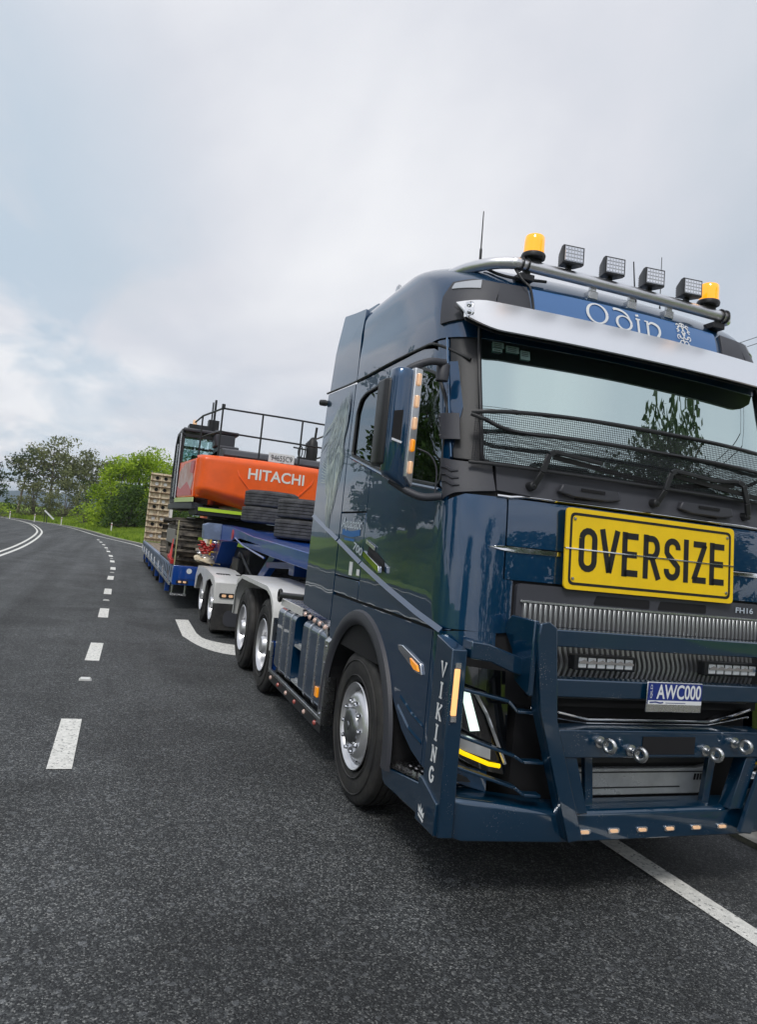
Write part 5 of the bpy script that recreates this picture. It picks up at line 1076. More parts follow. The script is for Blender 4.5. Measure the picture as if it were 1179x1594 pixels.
q = MB(); q.lathe([(0, .035), (.06, .06), (.12, .062), (.17, .04), (.19, .002)], (-1.02, 1.98, 3.66), (0, .0, 1), 14); q.xf(Matrix.Translation((-1.02, 1.98, 3.66)) @ Matrix.Diagonal((.35, 1, 1, 1)) @ Matrix.Translation((1.02, -1.98, -3.66))); q.build('air_horn', STEEL, truck, smooth=60)
# ------------------------------------------------------------------ wheels
def tyre_mb(R=.515, w_=.30, rim=.287, tread=True, n=48, wornz=False):
    q = MB(); h = w_/2; sb = h+.004
    prof = [(-h*.72, rim), (-h*.95, rim+.02), (-sb, rim+.075), (-sb-.006, R-.095), (-h*.98, R-.035), (-h*.90, R-.008)]
    g = [(-.36, -.30), (-.06, .0), (.24, .30)]
    x = -h*.84; 
    groove = []
    for c in (-.52, -.18, .18, .52): groove += [((c-.045)*h, R), ((c-.04)*h, R-.014), ((c+.04)*h, R-.014), ((c+.045)*h, R)]
    prof += [(-h*.80, R-.001)]+groove+[(h*.80, R-.001), (h*.90, R-.008), (h*.98, R-.035), (sb+.006, R-.095), (sb, rim+.075), (h*.95, rim+.02), (h*.72, rim)]
    q.lathe(prof, (0, 0, 0), (1, 0, 0), n, cap=False); 
    # raised ring lines on the outer sidewall
    for rr0 in (rim+.055, R-.07): q.lathe([(-sb-.002, rr0-.006), (-sb-.009, rr0), (-sb-.002, rr0+.006)], (0, 0, 0), (1, 0, 0), n, cap=False)
    return q
def rim_front():   # convex disc, outer face towards -x
    q = MB(); h = .15
    q.lathe([(-h+.028, .262), (-h-.004, .294), (-h-.010, .290), (-h-.004, .282), (-h+.02, .272), (-h+.055, .262), (-h+.058, .246), (-h+.014, .228), (-h-.004, .208), (-h-.012, .19), (-h-.014, .125), (-h-.016, .115)], (0, 0, 0), (1, 0, 0), 40, cap=False)
    return q
def rim_rear():    # deep dish
    q = MB(); h = .15
    q.lathe([(-h-.004, .292), (-h-.010, .286), (-h+.0, .274), (-h+.05, .262), (-h+.125, .255), (-h+.150, .235), (-h+.145, .17), (-h+.125, .14), (-h+.11, .11), (-h+.0, .10), (-h-.02, .085), (-h-.025, .001)], (0, 0, 0), (1, 0, 0), 40, cap=False)
    return q
def wheel(x, y, z, s, kind, parent, dual=False, lb=None):
    e = bpy.data.objects.new('wheel', None); link(e, parent); e.location = (x, y, z)
    if s > 0: e.rotation_euler = (0, 0, math.pi)
    key = 'T'+kind
    if key not in PROTO:
        R0, w_ = (.515, .30) if kind != 'trailer' else (.50, .27)
        q = tyre_mb(R0, w_ if kind == 'front' else w_*.97); q.xf(Matrix.Translation((.15, 0, 0))); PROTO[key] = q.mesh('tyre', RUBBER, 45)
        q = rim_front() if kind == 'front' else rim_rear(); q.xf(Matrix.Translation((.15, 0, 0))); 
        rq = .238 if kind != 'front' else .235
        # hand holes between disc and rim
        q.m = 1
        for k in range(10):
            a = 2*math.pi*k/10
            if kind == 'front': c_ = Vector((.052, .243*math.cos(a+.31), .243*math.sin(a+.31))); q.lathe([(0, .012), (.004, .012)], c_-Vector((.012, 0, 0)), (1, 0, 0), 10)
            else: c_ = Vector((.145, .205*math.cos(a), .205*math.sin(a))); q.lathe([(0, .022), (.003, .022)], c_-Vector((.006, 0, 0)), (1, 0, 0), 10)
        PROTO['R'+kind] = q.mesh('rim', [WHEELM, VOID], 40)
        q = MB(); x0 = -.016 if kind == 'front' else .13
        if kind == 'front':
            q.lathe([(-.012, .125), (-.030, .120), (-.044, .105), (-.050, .085), (-.052, .05), (-.049, .045), (-.049, .03), (-.054, .026), (-.055, .001)], (0, 0, 0), (1, 0, 0), 28)
        else: q.lathe([(.13, .10), (.02, .095), (-.0, .08), (-.004, .001)], (0, 0, 0), (1, 0, 0), 24)
        PROTO['H'+kind] = q.mesh('hub_cap', HUBM, 40)
        q = MB(); rb = .1675 if kind == 'front' else .165; q.lathe([(0, .019), (-.016, .017), (-.028, .013), (-.031, .001)], (0, 0, 0), (1, 0, 0), 8); PROTO['N'+kind] = q.mesh('wheel_nut', CHROME, 35)
    for k in 'TRH':
        nm = {'T': 'tyre', 'R': 'rim', 'H': 'hub_cap'}[k]; link(bpy.data.objects.new(nm, PROTO[k+kind]), e)
    if s < 0 and kind == 'front':
        for k in range(10): a = 2*math.pi*k/10; o = link(bpy.data.objects.new('wheel_nut', PROTO['Nfront']), e); o.location = (-.012, .1675*math.cos(a), .1675*math.sin(a))
    if dual: o = link(bpy.data.objects.new('inner_tyre', PROTO['T'+kind]), e); o.location = (.33, 0, 0)
    return e
PROTO = {}
HUBM = mat('satin_hub_metal', (.34, .35, .36), rough=.3, metal=1)
Y1, Y2 = 4.749, 6.119
for s in (-1, 1):
    wheel(s*1.225, 1.38, .515, s, 'front', truck)
    for y in (Y1, Y2): wheel(s*1.225, y, .515, s, 'drive', truck, dual=True)
# chassis rails, axles, fifth wheel
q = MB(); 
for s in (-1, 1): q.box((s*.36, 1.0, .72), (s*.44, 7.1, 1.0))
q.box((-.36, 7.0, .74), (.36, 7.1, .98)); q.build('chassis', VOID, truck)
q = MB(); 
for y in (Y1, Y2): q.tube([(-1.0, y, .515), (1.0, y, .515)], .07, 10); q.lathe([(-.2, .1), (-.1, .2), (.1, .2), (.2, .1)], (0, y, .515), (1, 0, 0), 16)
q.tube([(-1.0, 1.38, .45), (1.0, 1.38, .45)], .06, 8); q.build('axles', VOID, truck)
q = MB(); q.lathe([(0, .46), (.06, .46)], (0, 5.3, 1.16), (0, 0, 1), 28); q.box((-.46, 5.1, 1.02), (.46, 5.5, 1.16)); q.build('fifth_wheel', BLACK, truck, bevel=.01)
# white alloy guards over the drive axles
for s in (-1, 1):
    prof = [(6.80, .62), (6.78, .92), (6.62, 1.10), (6.30, 1.185), (4.62, 1.185), (4.42, 1.14), (4.24, 1.05), (4.16, .90), (4.14, .55)]
    q = MB(); vs = []
    for y, z in prof: vs += [(s*1.262, y, z), (s*.60, y, z), (s*1.262, y, z-.0), (s*.60, y, z)]
    n = len(prof)
    inn = [(y+(-.05 if i < 3 else .05 if i > 5 else 0), z-.05 if 2 <= i <= 6 else z) for i, (y, z) in enumerate(prof)]
    q = MB()
    q.add([(s*1.262, y, z) for y, z in prof]+[(s*.62, y, z) for y, z in prof], [(i, i+1, i+1+n, i+n) for i in range(n-1)])
    q.add([(s*1.262, y, z) for y, z in prof]+[(s*1.262, y, z) for y, z in inn], [(i, i+1, i+1+n, i+n) for i in range(n-1)])
    q.add([(s*1.25, y, z-.012) for y, z in prof]+[(s*.62, y, z-.012) for y, z in prof], [(i, i+1, i+1+n, i+n) for i in range(n-1)])
    q.build('mudguard', WHITE, truck, bevel=.006)
    q = MB(); q.box((s*1.262, 4.10, .34), (s*.70, 4.12, .90)); q.build('mud_flap', STEEL, truck)
    q = MB(); q.box((s*1.262, 4.09, .36), (s*1.19, 4.098, .66)); q.build('flap_panel', BLUE, truck)
# fuel tank with straps, step recess, polished frame
for s in (-1, 1):
    def tank(y0, y1, m, nm):
        q = MB(); q.prism(rpoly([(s*1.245, .40), (s*1.245, 1.03), (s*.62, 1.06), (s*.62, .40)], .07, 6), 1, y0, y1, fn=lambda v: v); return q.build(nm, m, truck, smooth=40)
    tank(2.16, 2.95, NAVY, 'fuel_tank'); tank(3.25, 3.98, NAVY, 'fuel_tank')
    q = MB(); q.box((s*.95, 2.95, .40), (s*.93, 3.25, 1.03)); q.build('recess_back', VOID, truck)
    for (z0) in (.43, .75):
        q = MB(); q.box((s*1.235, 2.955, z0), (s*.96, 3.245, z0+.02))
        for k in range(5): q.box((s*(1.20-.045*k), 2.97, z0+.02), (s*(1.18-.045*k), 3.23, z0+.032))
        q.build('step', SILV, truck)
    for y in (2.42, 2.72, 3.42, 3.72):
        out = rpoly([(s*1.252, .388), (s*1.252, 1.038), (s*.62, 1.070), (s*.62, .388)], .075, 6)
        q = MB(); q.prism(out, 1, y-.020, y+.020); q.build('strap_band', ALLOY, truck, smooth=40)
    q = MB(); q.prism([(s*1.275, .34), (s*1.275, .98), (s*1.19, 1.07), (s*1.13, 1.07), (s*1.18, .98), (s*1.18, .34)], 1, 2.03, 2.14); q.build('tank_end', STEEL, truck, bevel=.004)
    for k in range(5): q = MB(); q.lathe([(0, .010), (.006, .009), (.007, .0001)], (s*1.275, 2.085, .42+.13*k), (s, 0, 0), 8); q.build('rivet', CHROME, truck)
    q = MB(); q.bar((s*1.262, 2.05, .375), (s*1.262, 4.05, .375), .03, .03); q.bar((s*1.262, 4.05, .375), (s*1.262, 4.05, .66), .03, .03, up=(1, 0, 0)); q.build('side_rail', STEEL, truck, bevel=.004)
    q = MB(); q.box((s*1.262, 2.06, .27), (s*1.25, 4.05, .355)); q.build('side_skirt', BLACK, truck)
    for k in range(6): q = MB(); q.lathe([(0, .022), (.010, .020), (.018, .010), (.019, .0001)], (s*1.263, 2.22+.345*k, .312), (s, 0, 0), 12); q.build('marker_light', MARKP if k % 2 else REDL, truck, smooth=50)
    q = MB(); q.box((s*1.262, 2.26, .50), (s*1.245, 2.33, .58)); q.build('side_reflector', AMBER, truck, bevel=.004)
    # catwalk beside the chassis behind the cab
    q = MB(); q.add([(s*1.22, 4.10, 1.12), (s*1.22, 3.06, 1.12), (s*1.24, 2.20, 1.075), (s*.44, 2.2, 1.075), (s*.44, 4.10, 1.12)], [(0, 1, 2, 3, 4)]); q.build('catwalk', ALLOY, truck)
    q = MB(); q.add([(s*1.225, 3.06, 1.13), (s*1.245, 2.20, 1.085), (s*1.245, 2.16, .98), (s*1.20, 2.5, 1.04)], [(0, 1, 2, 3)]); q.build('light_panel', ALLOY, truck)
    for k in range(5): t = .1+.2*k; q = MB(); q.lathe([(0, .024), (.012, .022), (.020, .010), (.021, .0001)], (s*1.238, 3.02-.82*t, 1.088-.03*t), (s, 0, .3), 12); q.build('marker_light', MARKP, truck, smooth=50)
    q = MB()
    for k in range(16): q.box((s*1.225, 3.10+.055*k, 1.05), (s*1.24, 3.125+.055*k, 1.115))
    q.build('comb_trim', WHITE, truck)
    # towing ring on a black bar
    q = MB(); q.tube([(s*1.20, 3.15, 1.21), (s*1.245, 3.92, 1.155)], .03, 8); q.tube([(s*1.25, 3.99+.055*math.cos(t), 1.145+.055*math.sin(t)) for t in np.linspace(0, 6.283, 17)[:-1]], .018, 6, closed=True); q.build('grab_ring', INK, truck, smooth=60)
q = MB(); 
for k in range(3): q.tube(smooth_line([(-.3+.25*k, 2.2, 1.7), (-.35+.25*k, 2.7, 1.5), (-.2+.2*k, 3.3, 1.25), (-.1+.1*k, 3.9, 1.15)], 6), .018, 6)
q.build('air_lines', BLACK, truck, smooth=60)
q = MB(); q.tube([(-.55, 2.35, 1.2), (-.55, 2.35, 3.2)], .07, 12); q.build('exhaust_stack', STEEL, truck, smooth=60)
# ------------------------------------------------------------------ OVERSIZE sign
sign = empty('oversize_sign', (0, -.02, 1.64), 'yellow folding warning sign with a black border mounted on the truck front', 'sign')
yT, yB = .012, -.012
def sg(u, v, off=0): t = (v+.225)/.45; return (u, -.0-off+(.035*t)-.0, .225+v)
def sgm(off): return lambda u, v: sg(u, v, off)
for nm, v0, v1 in (('lower_leaf', -.225, -.002), ('upper_leaf', .002, .225)):
    r = .03; pl = rpoly([(-.6, v0, 0.001 if v0 > -.1 else r), (.6, v0, .001 if v0 > -.1 else r), (.6, v1, .001 if v1 < .1 else r), (-.6, v1, .001 if v1 < .1 else r)], r)
    q = MB(); tri = tessellate_polygon([[Vector((*p, 0)) for p in pl]]); n = len(pl); q.add([sg(*p, .0) for p in pl]+[sg(*p, -.012) for p in pl], [tuple(t) for t in tri]+[tuple(i+n for i in reversed(t)) for t in tri]+[(i, (i+1) % n, (i+1) % n+n, i+n) for i in range(n)]); q.build(nm, YELLOW, sign)
q = MB(); bl = rpoly(rect(-.575, .575, -.200, .200), .035, 5); bi = rpoly(rect(-.560, .560, -.185, .185), .025, 5); n = len(bl)
q.add([sg(*p, .0015) for p in bl]+[sg(*p, .0015) for p in bi], [(i, (i+1) % n, (i+1) % n+n, i+n) for i in range(n)]); q.build('border', INK, sign)
q = MB(); q.bar(sg(-.6, 0, .003), sg(.6, 0, .003), .006, .006); q.build('hinge', CHROME, sign)
LW = .042; Hh = .252

def pill(w_, h_, n=8):  # closed rounded outline, stadium like road lettering
    r = w_; P_ = []
    for a in np.linspace(180, 0, n): P_.append((r*math.cos(R_(a)), h_-r+r*math.sin(R_(a))))
    for a in np.linspace(0, -180, n): P_.append((r*math.cos(R_(a)), -(h_-r)+r*math.sin(R_(a))))
    P_.append(P_[0]); return P_
hh = (Hh-LW)/2; w2 = .041
STK = {'O': [pill(w2+.002, hh)], 'V': [[(-.052, hh+LW/2), (-.0, -hh-LW/2+.012)], [(.052, hh+LW/2), (.0, -hh-LW/2+.012)]],
       'E': [[(-w2, hh+LW/2), (-w2, -hh-LW/2)], [(-w2, hh), (w2+.012, hh)], [(-w2, .0), (w2+.004, .0)], [(-w2, -hh), (w2+.012, -hh)]],
       'R': [[(-w2, hh+LW/2), (-w2, -hh-LW/2)], [(-w2, hh), (.004, hh)]+[(.004+(w2-.004)*math.sin(R_(a)), hh-(hh/2)+(hh/2)*math.cos(R_(a))) for a in range(15, 180, 15)]+[(.004, .0), (-w2, .0)], [(.0, .004), (w2+.012, -hh-LW/2)]],
       'S': [[(w2, hh*.55)]+[(w2*math.cos(R_(a)), hh-w2+w2*math.sin(R_(a))) for a in range(0, 181, 20)]+[(-w2, hh*.35), (-w2*.75, .022), (w2*.7, -.03), (w2, -hh*.4)]+[(w2*math.cos(R_(a)), -hh+w2+w2*math.sin(R_(a))) for a in range(0, -181, -20)]+[(-w2, -hh*.55)]],
       'I': [[(0, hh+LW/2), (0, -hh-LW/2)]], 'Z': [[(-w2-.004, hh), (w2+.010, hh)], [(w2, hh+.0), (-w2+.002, -hh)], [(-w2-.008, -hh), (w2+.012, -hh)]]}
for ch, x0 in zip('OVERSIZE', (-.452, -.308, -.163, -.015, .135, .236, .335, .472)):
    q = MB()
    for st in STK[ch]: ribbon(q, st, LW*.86, lambda u, v: sg(x0+u, v, .002))
    q.build('letter', INK, sign, label='black condensed letter '+ch)
for (u, v) in ((-.545, .165), (.545, .165), (-.545, -.165), (.545, -.165)): q = MB(); q.lathe([(0, .010), (.005, .008), (.006, .0001)], sg(u, v, .001), (0, -1, 0), 8); q.build('bolt', STEEL, sign)

# ================================================================== dolly under the gooseneck
dolly = empty('dolly', (0, 9.9, 0), 'white-guarded two-axle dolly between the truck and the low deck', 'trailer')
D0 = Vector((0, -9.9, 0))
def dadd(q, nm, m, parent, **k): q.xf(Matrix.Translation(D0)); return q.build(nm, m, parent, **k)
for s in (-1, 1):
    for y in (9.15, 10.55): 
        wheel(s*1.25, y-9.9, .50, s, 'trailer', dolly, dual=True)
    prof = [(11.35, .55), (11.32, .80), (11.05, 1.00), (9.95, 1.03), (8.75, .97), (8.50, .86), (8.46, .70)]
    inn = [(11.22, .55), (11.2, .78), (11.0, .90), (10.75, .95), (9.0, .93), (8.62, .84), (8.55, .70)]
    q = MB(); n = len(prof)
    for dz in (0, -.012): q.add([(s*1.31, y, z+dz) for y, z in prof]+[(s*.78, y, z+dz) for y, z in prof], [(i, i+1, i+1+n, i+n) for i in range(n-1)])
    dadd(q, 'mudguard', WHITE, dolly, bevel=.005)
    # valance dropping between the two wheels
    q = MB(); q.prism([(11.35, .55), (11.32, .80), (11.05, 1.00), (9.95, 1.03), (8.75, .97), (8.50, .86), (8.46, .70), (8.52, .66), (8.66, .82), (9.15, .90), (9.6, .82), (9.75, .60), (9.95, .60), (10.1, .82), (10.55, .90), (11.0, .80), (11.2, .55)], 0, s*1.312, s*1.30); dadd(q, 'valance', WHITE, dolly)
    # front face of the guard with twin lamps and a black mudflap
    q = MB(); q.box((s*1.31, 8.44, .56), (s*.56, 8.47, .90)); dadd(q, 'front_plate', WHITE, dolly, bevel=.01)
    q = MB(); q.box((s*1.31, 8.445, .14), (s*.56, 8.465, .55)); fl = dadd(q, 'mud_flap', RUBBER, dolly)
    q = MB(); q.prism(rpoly(rect(s*.93-.20, s*.93+.20, .20, .46), .12, 6), 1, 8.435, 8.444); dadd(q, 'flap_badge', GREY, dolly)
    q = MB(); q.prism(rpoly(rect(s*1.10-.13, s*1.10+.13, .65, .73), .035, 4), 1, 8.425, 8.44); dadd(q, 'lamp_cluster', BLACK, dolly)
    for dx_ in (-.055, .055): q = MB(); q.prism(rpoly(rect(s*1.10+dx_-.035, s*1.10+dx_+.035, .668, .712), .02, 4), 1, 8.418, 8.426); dadd(q, 'lamp', WARM, dolly)
q = MB(); q.box((-.78, 8.5, .93), (.78, 11.3, .96)); q.box((-.78, 8.46, .80), (.78, 8.5, .96)); dadd(q, 'deck_plate', STEEL, dolly)
q = MB()
for k in range(6): q.box((-1.18+.26*k, 8.455, .83), (-1.02+.26*k, 8.462, .895))
dadd(q, 'grille_slots', VOID, dolly)
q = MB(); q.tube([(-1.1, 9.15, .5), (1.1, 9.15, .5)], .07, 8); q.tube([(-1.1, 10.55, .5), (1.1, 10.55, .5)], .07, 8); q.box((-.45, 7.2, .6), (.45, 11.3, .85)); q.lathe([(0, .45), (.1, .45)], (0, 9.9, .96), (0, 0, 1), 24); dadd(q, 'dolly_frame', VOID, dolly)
q = MB(); q.box((-.62, 9.6, .97), (.62, 11.3, 1.42)); q.box((-.75, 9.9, .97), (-.62, 10.6, 1.25)); dadd(q, 'dark_filler', BLACK, dolly, bevel=.02)  # added dark block, stands in for the shade under the gooseneck
for k in range(3): q = MB(); q.tube(smooth_line([(-.70, 9.9+.2*k, 1.25), (-.78, 9.6, 1.38), (-.72, 9.2+.1*k, 1.20), (-.65, 8.9, 1.0)], 5), .016, 5); dadd(q, 'hydraulic_hose', BLACK, dolly, smooth=60)
# ================================================================== low loader
ll = empty('low_loader', (0, 12.3, 0), 'long blue low loader trailer with gooseneck carrying the orange excavator', 'trailer')
def ladd(q, nm, m, parent=None, **k): q.xf(Matrix.Translation((0, -12.3, 0))); return q.build(nm, m, parent or ll, **k)
DX = 1.685; YE = 29.0; ZT = .90
q = MB(); q.box((-DX, 12.3, .52), (-DX+.10, YE, ZT-.03)); q.box((DX, 12.3, .52), (DX-.10, YE, ZT-.03)); q.box((-DX+.1, 12.3, .55), (DX-.1, YE, .80)); q.build
ladd(q, 'deck_frame', mat('galvanised_blue_grey', (.26, .33, .48), rough=.45, metal=.3, nscale=4, namt=.35), bevel=.01)
pm = MB(); pm.box((-.095, 0, 0), (.095, 4.0, .045)); p0 = None
for j in range(4):
    for i in range(16):
        x = -1.48+.1975*i; y = 12.45+4.1*j
        if p0 is None: p0 = pm.build('deck_plank', PLANK, ll, bevel=.006, segs=1); o = p0
        else: o = copy_obj(p0, ll)
        o.location = (x, y-12.3, .81+.004*math.sin(i*2.1+j))
# side pockets and rope rail along the deck edge
for s in (-1, 1):
    p0 = None
    for i in range(30):
        y = 12.7+.55*i
        if p0 is None:
            q = MB(); q.prism([(-.10, .0), (.10, .0), (.07, .20), (-.07, .20)], 0, s*.004, -s*.02); p0 = q.build('side_pocket', VOID, ll); o = p0
        else: o = copy_obj(p0, ll)
        o.location = (s*DX, y-12.3, .62)
    q = MB(); q.bar((s*(DX+.03), 12.35, .50), (s*(DX+.03), YE-.6, .50), .03, .05)
    for i in range(9): y = 13+1.9*i; q.bar((s*(DX+.02), y, .50), (s*(DX+.02), y+.25, .70), .03, .04)
    ladd(q, 'rope_rail', STEEL)
    for i in range(7): y = 14.2+2.2*i; q = MB(); q.prism([(y, .52), (y+.22, .52), (y+.16, .18), (y+.04, .18)], 0, s*(DX-.02), s*(DX-.12)); ladd(q, 'deck_leg', BLUE)
    # rubber-tyred rear axles
    for y in (20.6, 22.6, 24.6, 26.6, 28.3): wheel(s*1.50, y-12.3, .38, s, 'small', ll) if False else None
# front face of the deck: blue box with lamps and a logo plate, landing foot below
for s in (-1, 1):
    q = MB(); q.box((s*(DX), 12.18, .50), (s*.98, 12.3, .90)); ff = ladd(q, 'front_box', BLUE, bevel=.012)
    q = MB(); q.prism(rpoly(rect(s*1.33-.24, s*1.33+.24, .63, .865), .06, 5), 1, 12.165, 12.185); ladd(q, 'box_lid', BLUE, bevel=.006)
    q = MB(); q.lathe([(0, .055), (.006, .055)], (s*1.36, 12.165, .80), (0, -1, 0), 16); ladd(q, 'round_badge', WHITEL)
    q = MB(); q.box((s*1.60, 12.168, .535), (s*1.36, 12.182, .60)); lc = ladd(q, 'lamp_cluster', BLACK)
    for dx_ in (-.05, .05): q = MB(); q.prism(rpoly(rect(s*1.48+dx_-.032, s*1.48+dx_+.032, .550, .588), .015, 3), 1, 12.158, 12.169); ladd(q, 'lamp', WARM)
    q = MB(); q.tube([(s*1.66, 12.25, .50), (s*1.66, 12.25, .30)], .02, 6); q.tube([(s*1.40, 12.25, .50), (s*1.40, 12.25, .30)], .02, 6); q.box((s*1.69, 12.20, .28), (s*1.37, 12.36, .32)); ladd(q, 'landing_foot', STEEL)
q = MB(); q.box((-.98, 12.22, .50), (.98, 12.3, .86)); ladd(q, 'front_bulkhead', VOID)
def lw(x, y, s):
    e = wheel(x, y-12.3, .385, s, 'small', ll); return e
# small rear wheels
R0 = .385
q = tyre_mb(.385, .24, .20, n=36); q.xf(Matrix.Translation((.12, 0, 0))); PROTO['Tsmall'] = q.mesh('tyre', RUBBER, 45)
q = MB(); h = .0; q.lathe([(-.0, .205), (-.004, .196), (.04, .18), (.07, .16), (.08, .10), (.0, .08), (-.01, .001)], (0, 0, 0), (1, 0, 0), 24); PROTO['Rsmall'] = q.mesh('rim', ALLOY, 40); q = MB(); q.lathe([(.02, .06), (-.03, .05), (-.035, .001)], (0, 0, 0), (1, 0, 0), 12); PROTO['Hsmall'] = q.mesh('hub_cap', STEEL, 40)
for s in (-1, 1):
    for y in (19.4, 20.9, 24.2, 25.6, 27.0, 28.4): lw(s*1.60, y, s)
# gooseneck: two tapered side beams tied by plates, dropping to the fifth wheel
def gn(poly, x0, x1, nm, m=None, **k):
    q = MB(); q.prism(poly, 0, x0, x1); return ladd(q, nm, m or BLUE, bevel=.015, **k)
top = [(12.25, 1.84), (9.6, 1.80), (7.6, 1.69), (6.3, 1.66), (4.1, 1.60)]; bot = [(4.1, 1.42), (6.2, 1.46), (7.6, 1.50), (8.6, 1.54), (9.8, 1.56), (10.9, 1.50), (11.4, 1.10), (11.75, .90), (12.25, .90)]
for s in (-1, 1): gn([(12.25, 1.70), (12.0, 1.84)]+top[1:]+bot, s*.95, s*.62, 'gooseneck_beam')
gn([(12.2, 1.72), (11.9, 1.79), (9.6, 1.76), (7.6, 1.66), (4.2, 1.56), (4.2, 1.46), (7.6, 1.52), (9.6, 1.64), (12.1, 1.66)], -.62, .62, 'gooseneck_plate')
for s in (-1, 1):
    q = MB(); q.bar((s*.52, 8.75, .97), (s*.42, 7.9, 1.55), .12, .18); q.box((s*.60, 6.2, 1.22), (s*.30, 6.5, 1.44)); q.bar((s*.5, 8.3, 1.25), (s*.45, 6.4, 1.36), .10, .10); ladd(q, 'hydraulic_strut', BLUE, bevel=.01)
    q = MB(); q.tube([(s*.957, 11.9, 1.52), (s*.957, 10.6, 1.54), (s*.957, 9.6, 1.56), (s*.957, 9.2, 1.62), (s*.957, 8.3, 1.52), (s*.957, 6.5, 1.42)], .014, 5); ladd(q, 'weld_seam', BLUE)
q = MB(); q.prism([(5.6, 1.23), (5.0, 1.23), (4.9, 1.46), (5.9, 1.48), (5.7, 1.23)], 0, -.4, .4); ladd(q, 'kingpin_plate', BLACK)
q = MB(); q.prism([(-1.28, 1.52), (-1.30, 1.80), (-1.20, 1.84), (-.95, 1.84), (-.95, 1.52)], 1, 11.0, 11.3); ladd(q, 'beam_end_block', mat('galvanised_blue_grey', (.26, .33, .48)), bevel=.01)  # paler block for the beam end; its sky reflection is put into the colour
q = MB(); q.lathe([(0, .10), (.01, .10)], (-.951, 9.55, 1.66), (-1, 0, 0), 20); ladd(q, 'red_badge', REDP)
# raised loading ramps at the tail
for s in (-1, 1):
    rp = bpy.data.objects.new('ramp', None); link(rp, ll); rp.location = (s*1.27, YE-.9-12.3, .90); rp.rotation_euler = (R_(-2.5), 0, 0)
    w_ = .43; Hr = 2.84
    q = MB(); q.box((-w_, 0, 0), (-w_+.05, .22, Hr)); q.box((w_-.05, 0, 0), (w_, .22, Hr)); q.box((-w_+.05, .05, 0), (w_-.05, .08, Hr)); q.box((-.03, -.005, 0), (.03, .05, Hr)); q.build('ramp_frame', CREAM, rp, bevel=.006)
    for k in range(12):
        z = .10+.24*k; q = MB(); q.box((-w_-.01, -.06, z), (w_+.01, .05, z+.022)); q.build('ramp_rung', mat('rusty_steel', (.16, .09, .05), rough=.8, nscale=9, ncol=(.08, .05, .03)), rp)
    for k in range(11):
        z = .24+.24*k
        for dx_ in (-.17, .17):
            if k in (1, 4, 7): continue
            q = MB(); q.lathe([(0, .075), (.02, .07), (.021, .001)], (dx_, .048, z), (0, -1, 0), 12); q.build('rung_hole', VOID if k % 3 else WHITE, rp)
    q = MB(); q.box((s*-.43-.15*s, .05, .0), (s*-.43, .10, Hr-.05)) ; q.build('ramp_plate', WHITE, rp)
# lashing gear at the front of the deck
q = MB(); q.tube(smooth_line([(-1.02, 11.9, 1.50), (-1.02, 11.86, 1.32), (-1.02, 11.84, 1.10), (-.98, 11.8, 1.0), (-.90, 11.8, .99), (-.86, 11.8, 1.08), (-.86, 11.84, 1.45)], 5), .022, 8); q.tube([(-1.02, 11.86, 1.25), (-.86, 11.84, 1.25)], .018, 6); hp = q.build('yellow_hoop', YELP, smooth=60); tag(hp, 'bent yellow steel hoop hanging beside the gooseneck', 'hoop')
def chain(mb, a, b, n, sag, r=.012, R0=.035):
    a, b = Vector(a), Vector(b)
    for i in range(n):
        t = i/(n-1); p = a.lerp(b, t)-Vector((0, 0, sag*math.sin(math.pi*t))); d = (b-a).normalized(); u_ = Vector((0, 0, 1)) if i % 2 else Vector((1, 0, 0)).cross(d).normalized(); u_ = u_ if u_.length > .1 else Vector((0, 1, 0))
        mb.tube([p+d*R0*1.4*math.cos(k)+u_*R0*.8*math.sin(k) for k in np.linspace(0, 6.283, 9)[:-1]], r, 4, closed=True)
for nm, mm, lb, pts in (('red_chains', REDP, 'bundle of red lashing chains hanging on the gooseneck', [((-1.22, 11.7, 1.46), (-.98, 11.7, 1.42), .12), ((-1.20, 11.68, 1.42), (-1.0, 11.68, 1.36), .10), ((-1.25, 11.66, 1.38), (-1.02, 11.66, 1.40), .16)]),
                    ('steel_chains', ALLOY, 'bundle of bare steel chains below the red ones', [((-1.26, 11.7, 1.26), (-.8, 11.7, 1.24), .10), ((-1.24, 11.68, 1.22), (-.76, 11.68, 1.26), .14), ((-.95, 11.7, 1.46), (-.74, 11.7, 1.42), .14)])):
    q = MB()
    for a, b, sg_ in pts: chain(q, a, b, 9, sg_)
    tag(q.build(nm, mm, smooth=60), lb, 'chain')
q = MB(); q.grid(lambda u, v: (-1.34+.50*u, 11.75-.25*v, 1.10-.06*u+.05*math.sin(u*9)*math.cos(v*5)+.03*math.sin(v*11)), 14, 8, .02); tag(q.build('canvas_sheet', CREAM, smooth=60), 'crumpled pale canvas sheet under the chains', 'sheet')
q = MB(); q.box((-DX-.02, 12.32, .95), (-DX+.05, 12.36, 1.72)) if False else None
gp_ = empty('gauge_pole', (-1.66, 12.36, .88), 'upright pole with pale paint at the deck corner beside the track', 'pole'); q = MB(); q.box((-.013, -.013, 0), (.013, .013, .95)); q.build('pole', mat('pale_lime_pole', (.42, .40, .20), rough=.6), gp_, bevel=.004)
q = MB()
for k in range(4): q.bar((-1.72-.01*k, 12.6+.16*k, .96+.02*k), (-1.69, 12.95+.14*k, 1.42-.11*k), .022, .026)
q.bar((-1.70, 12.5, .95), (-1.70, 13.6, 1.02), .07, .09); tag(q.build('lashing_binder', REDP, bevel=.005), 'red lever chain binder lashed at the track', 'binder')
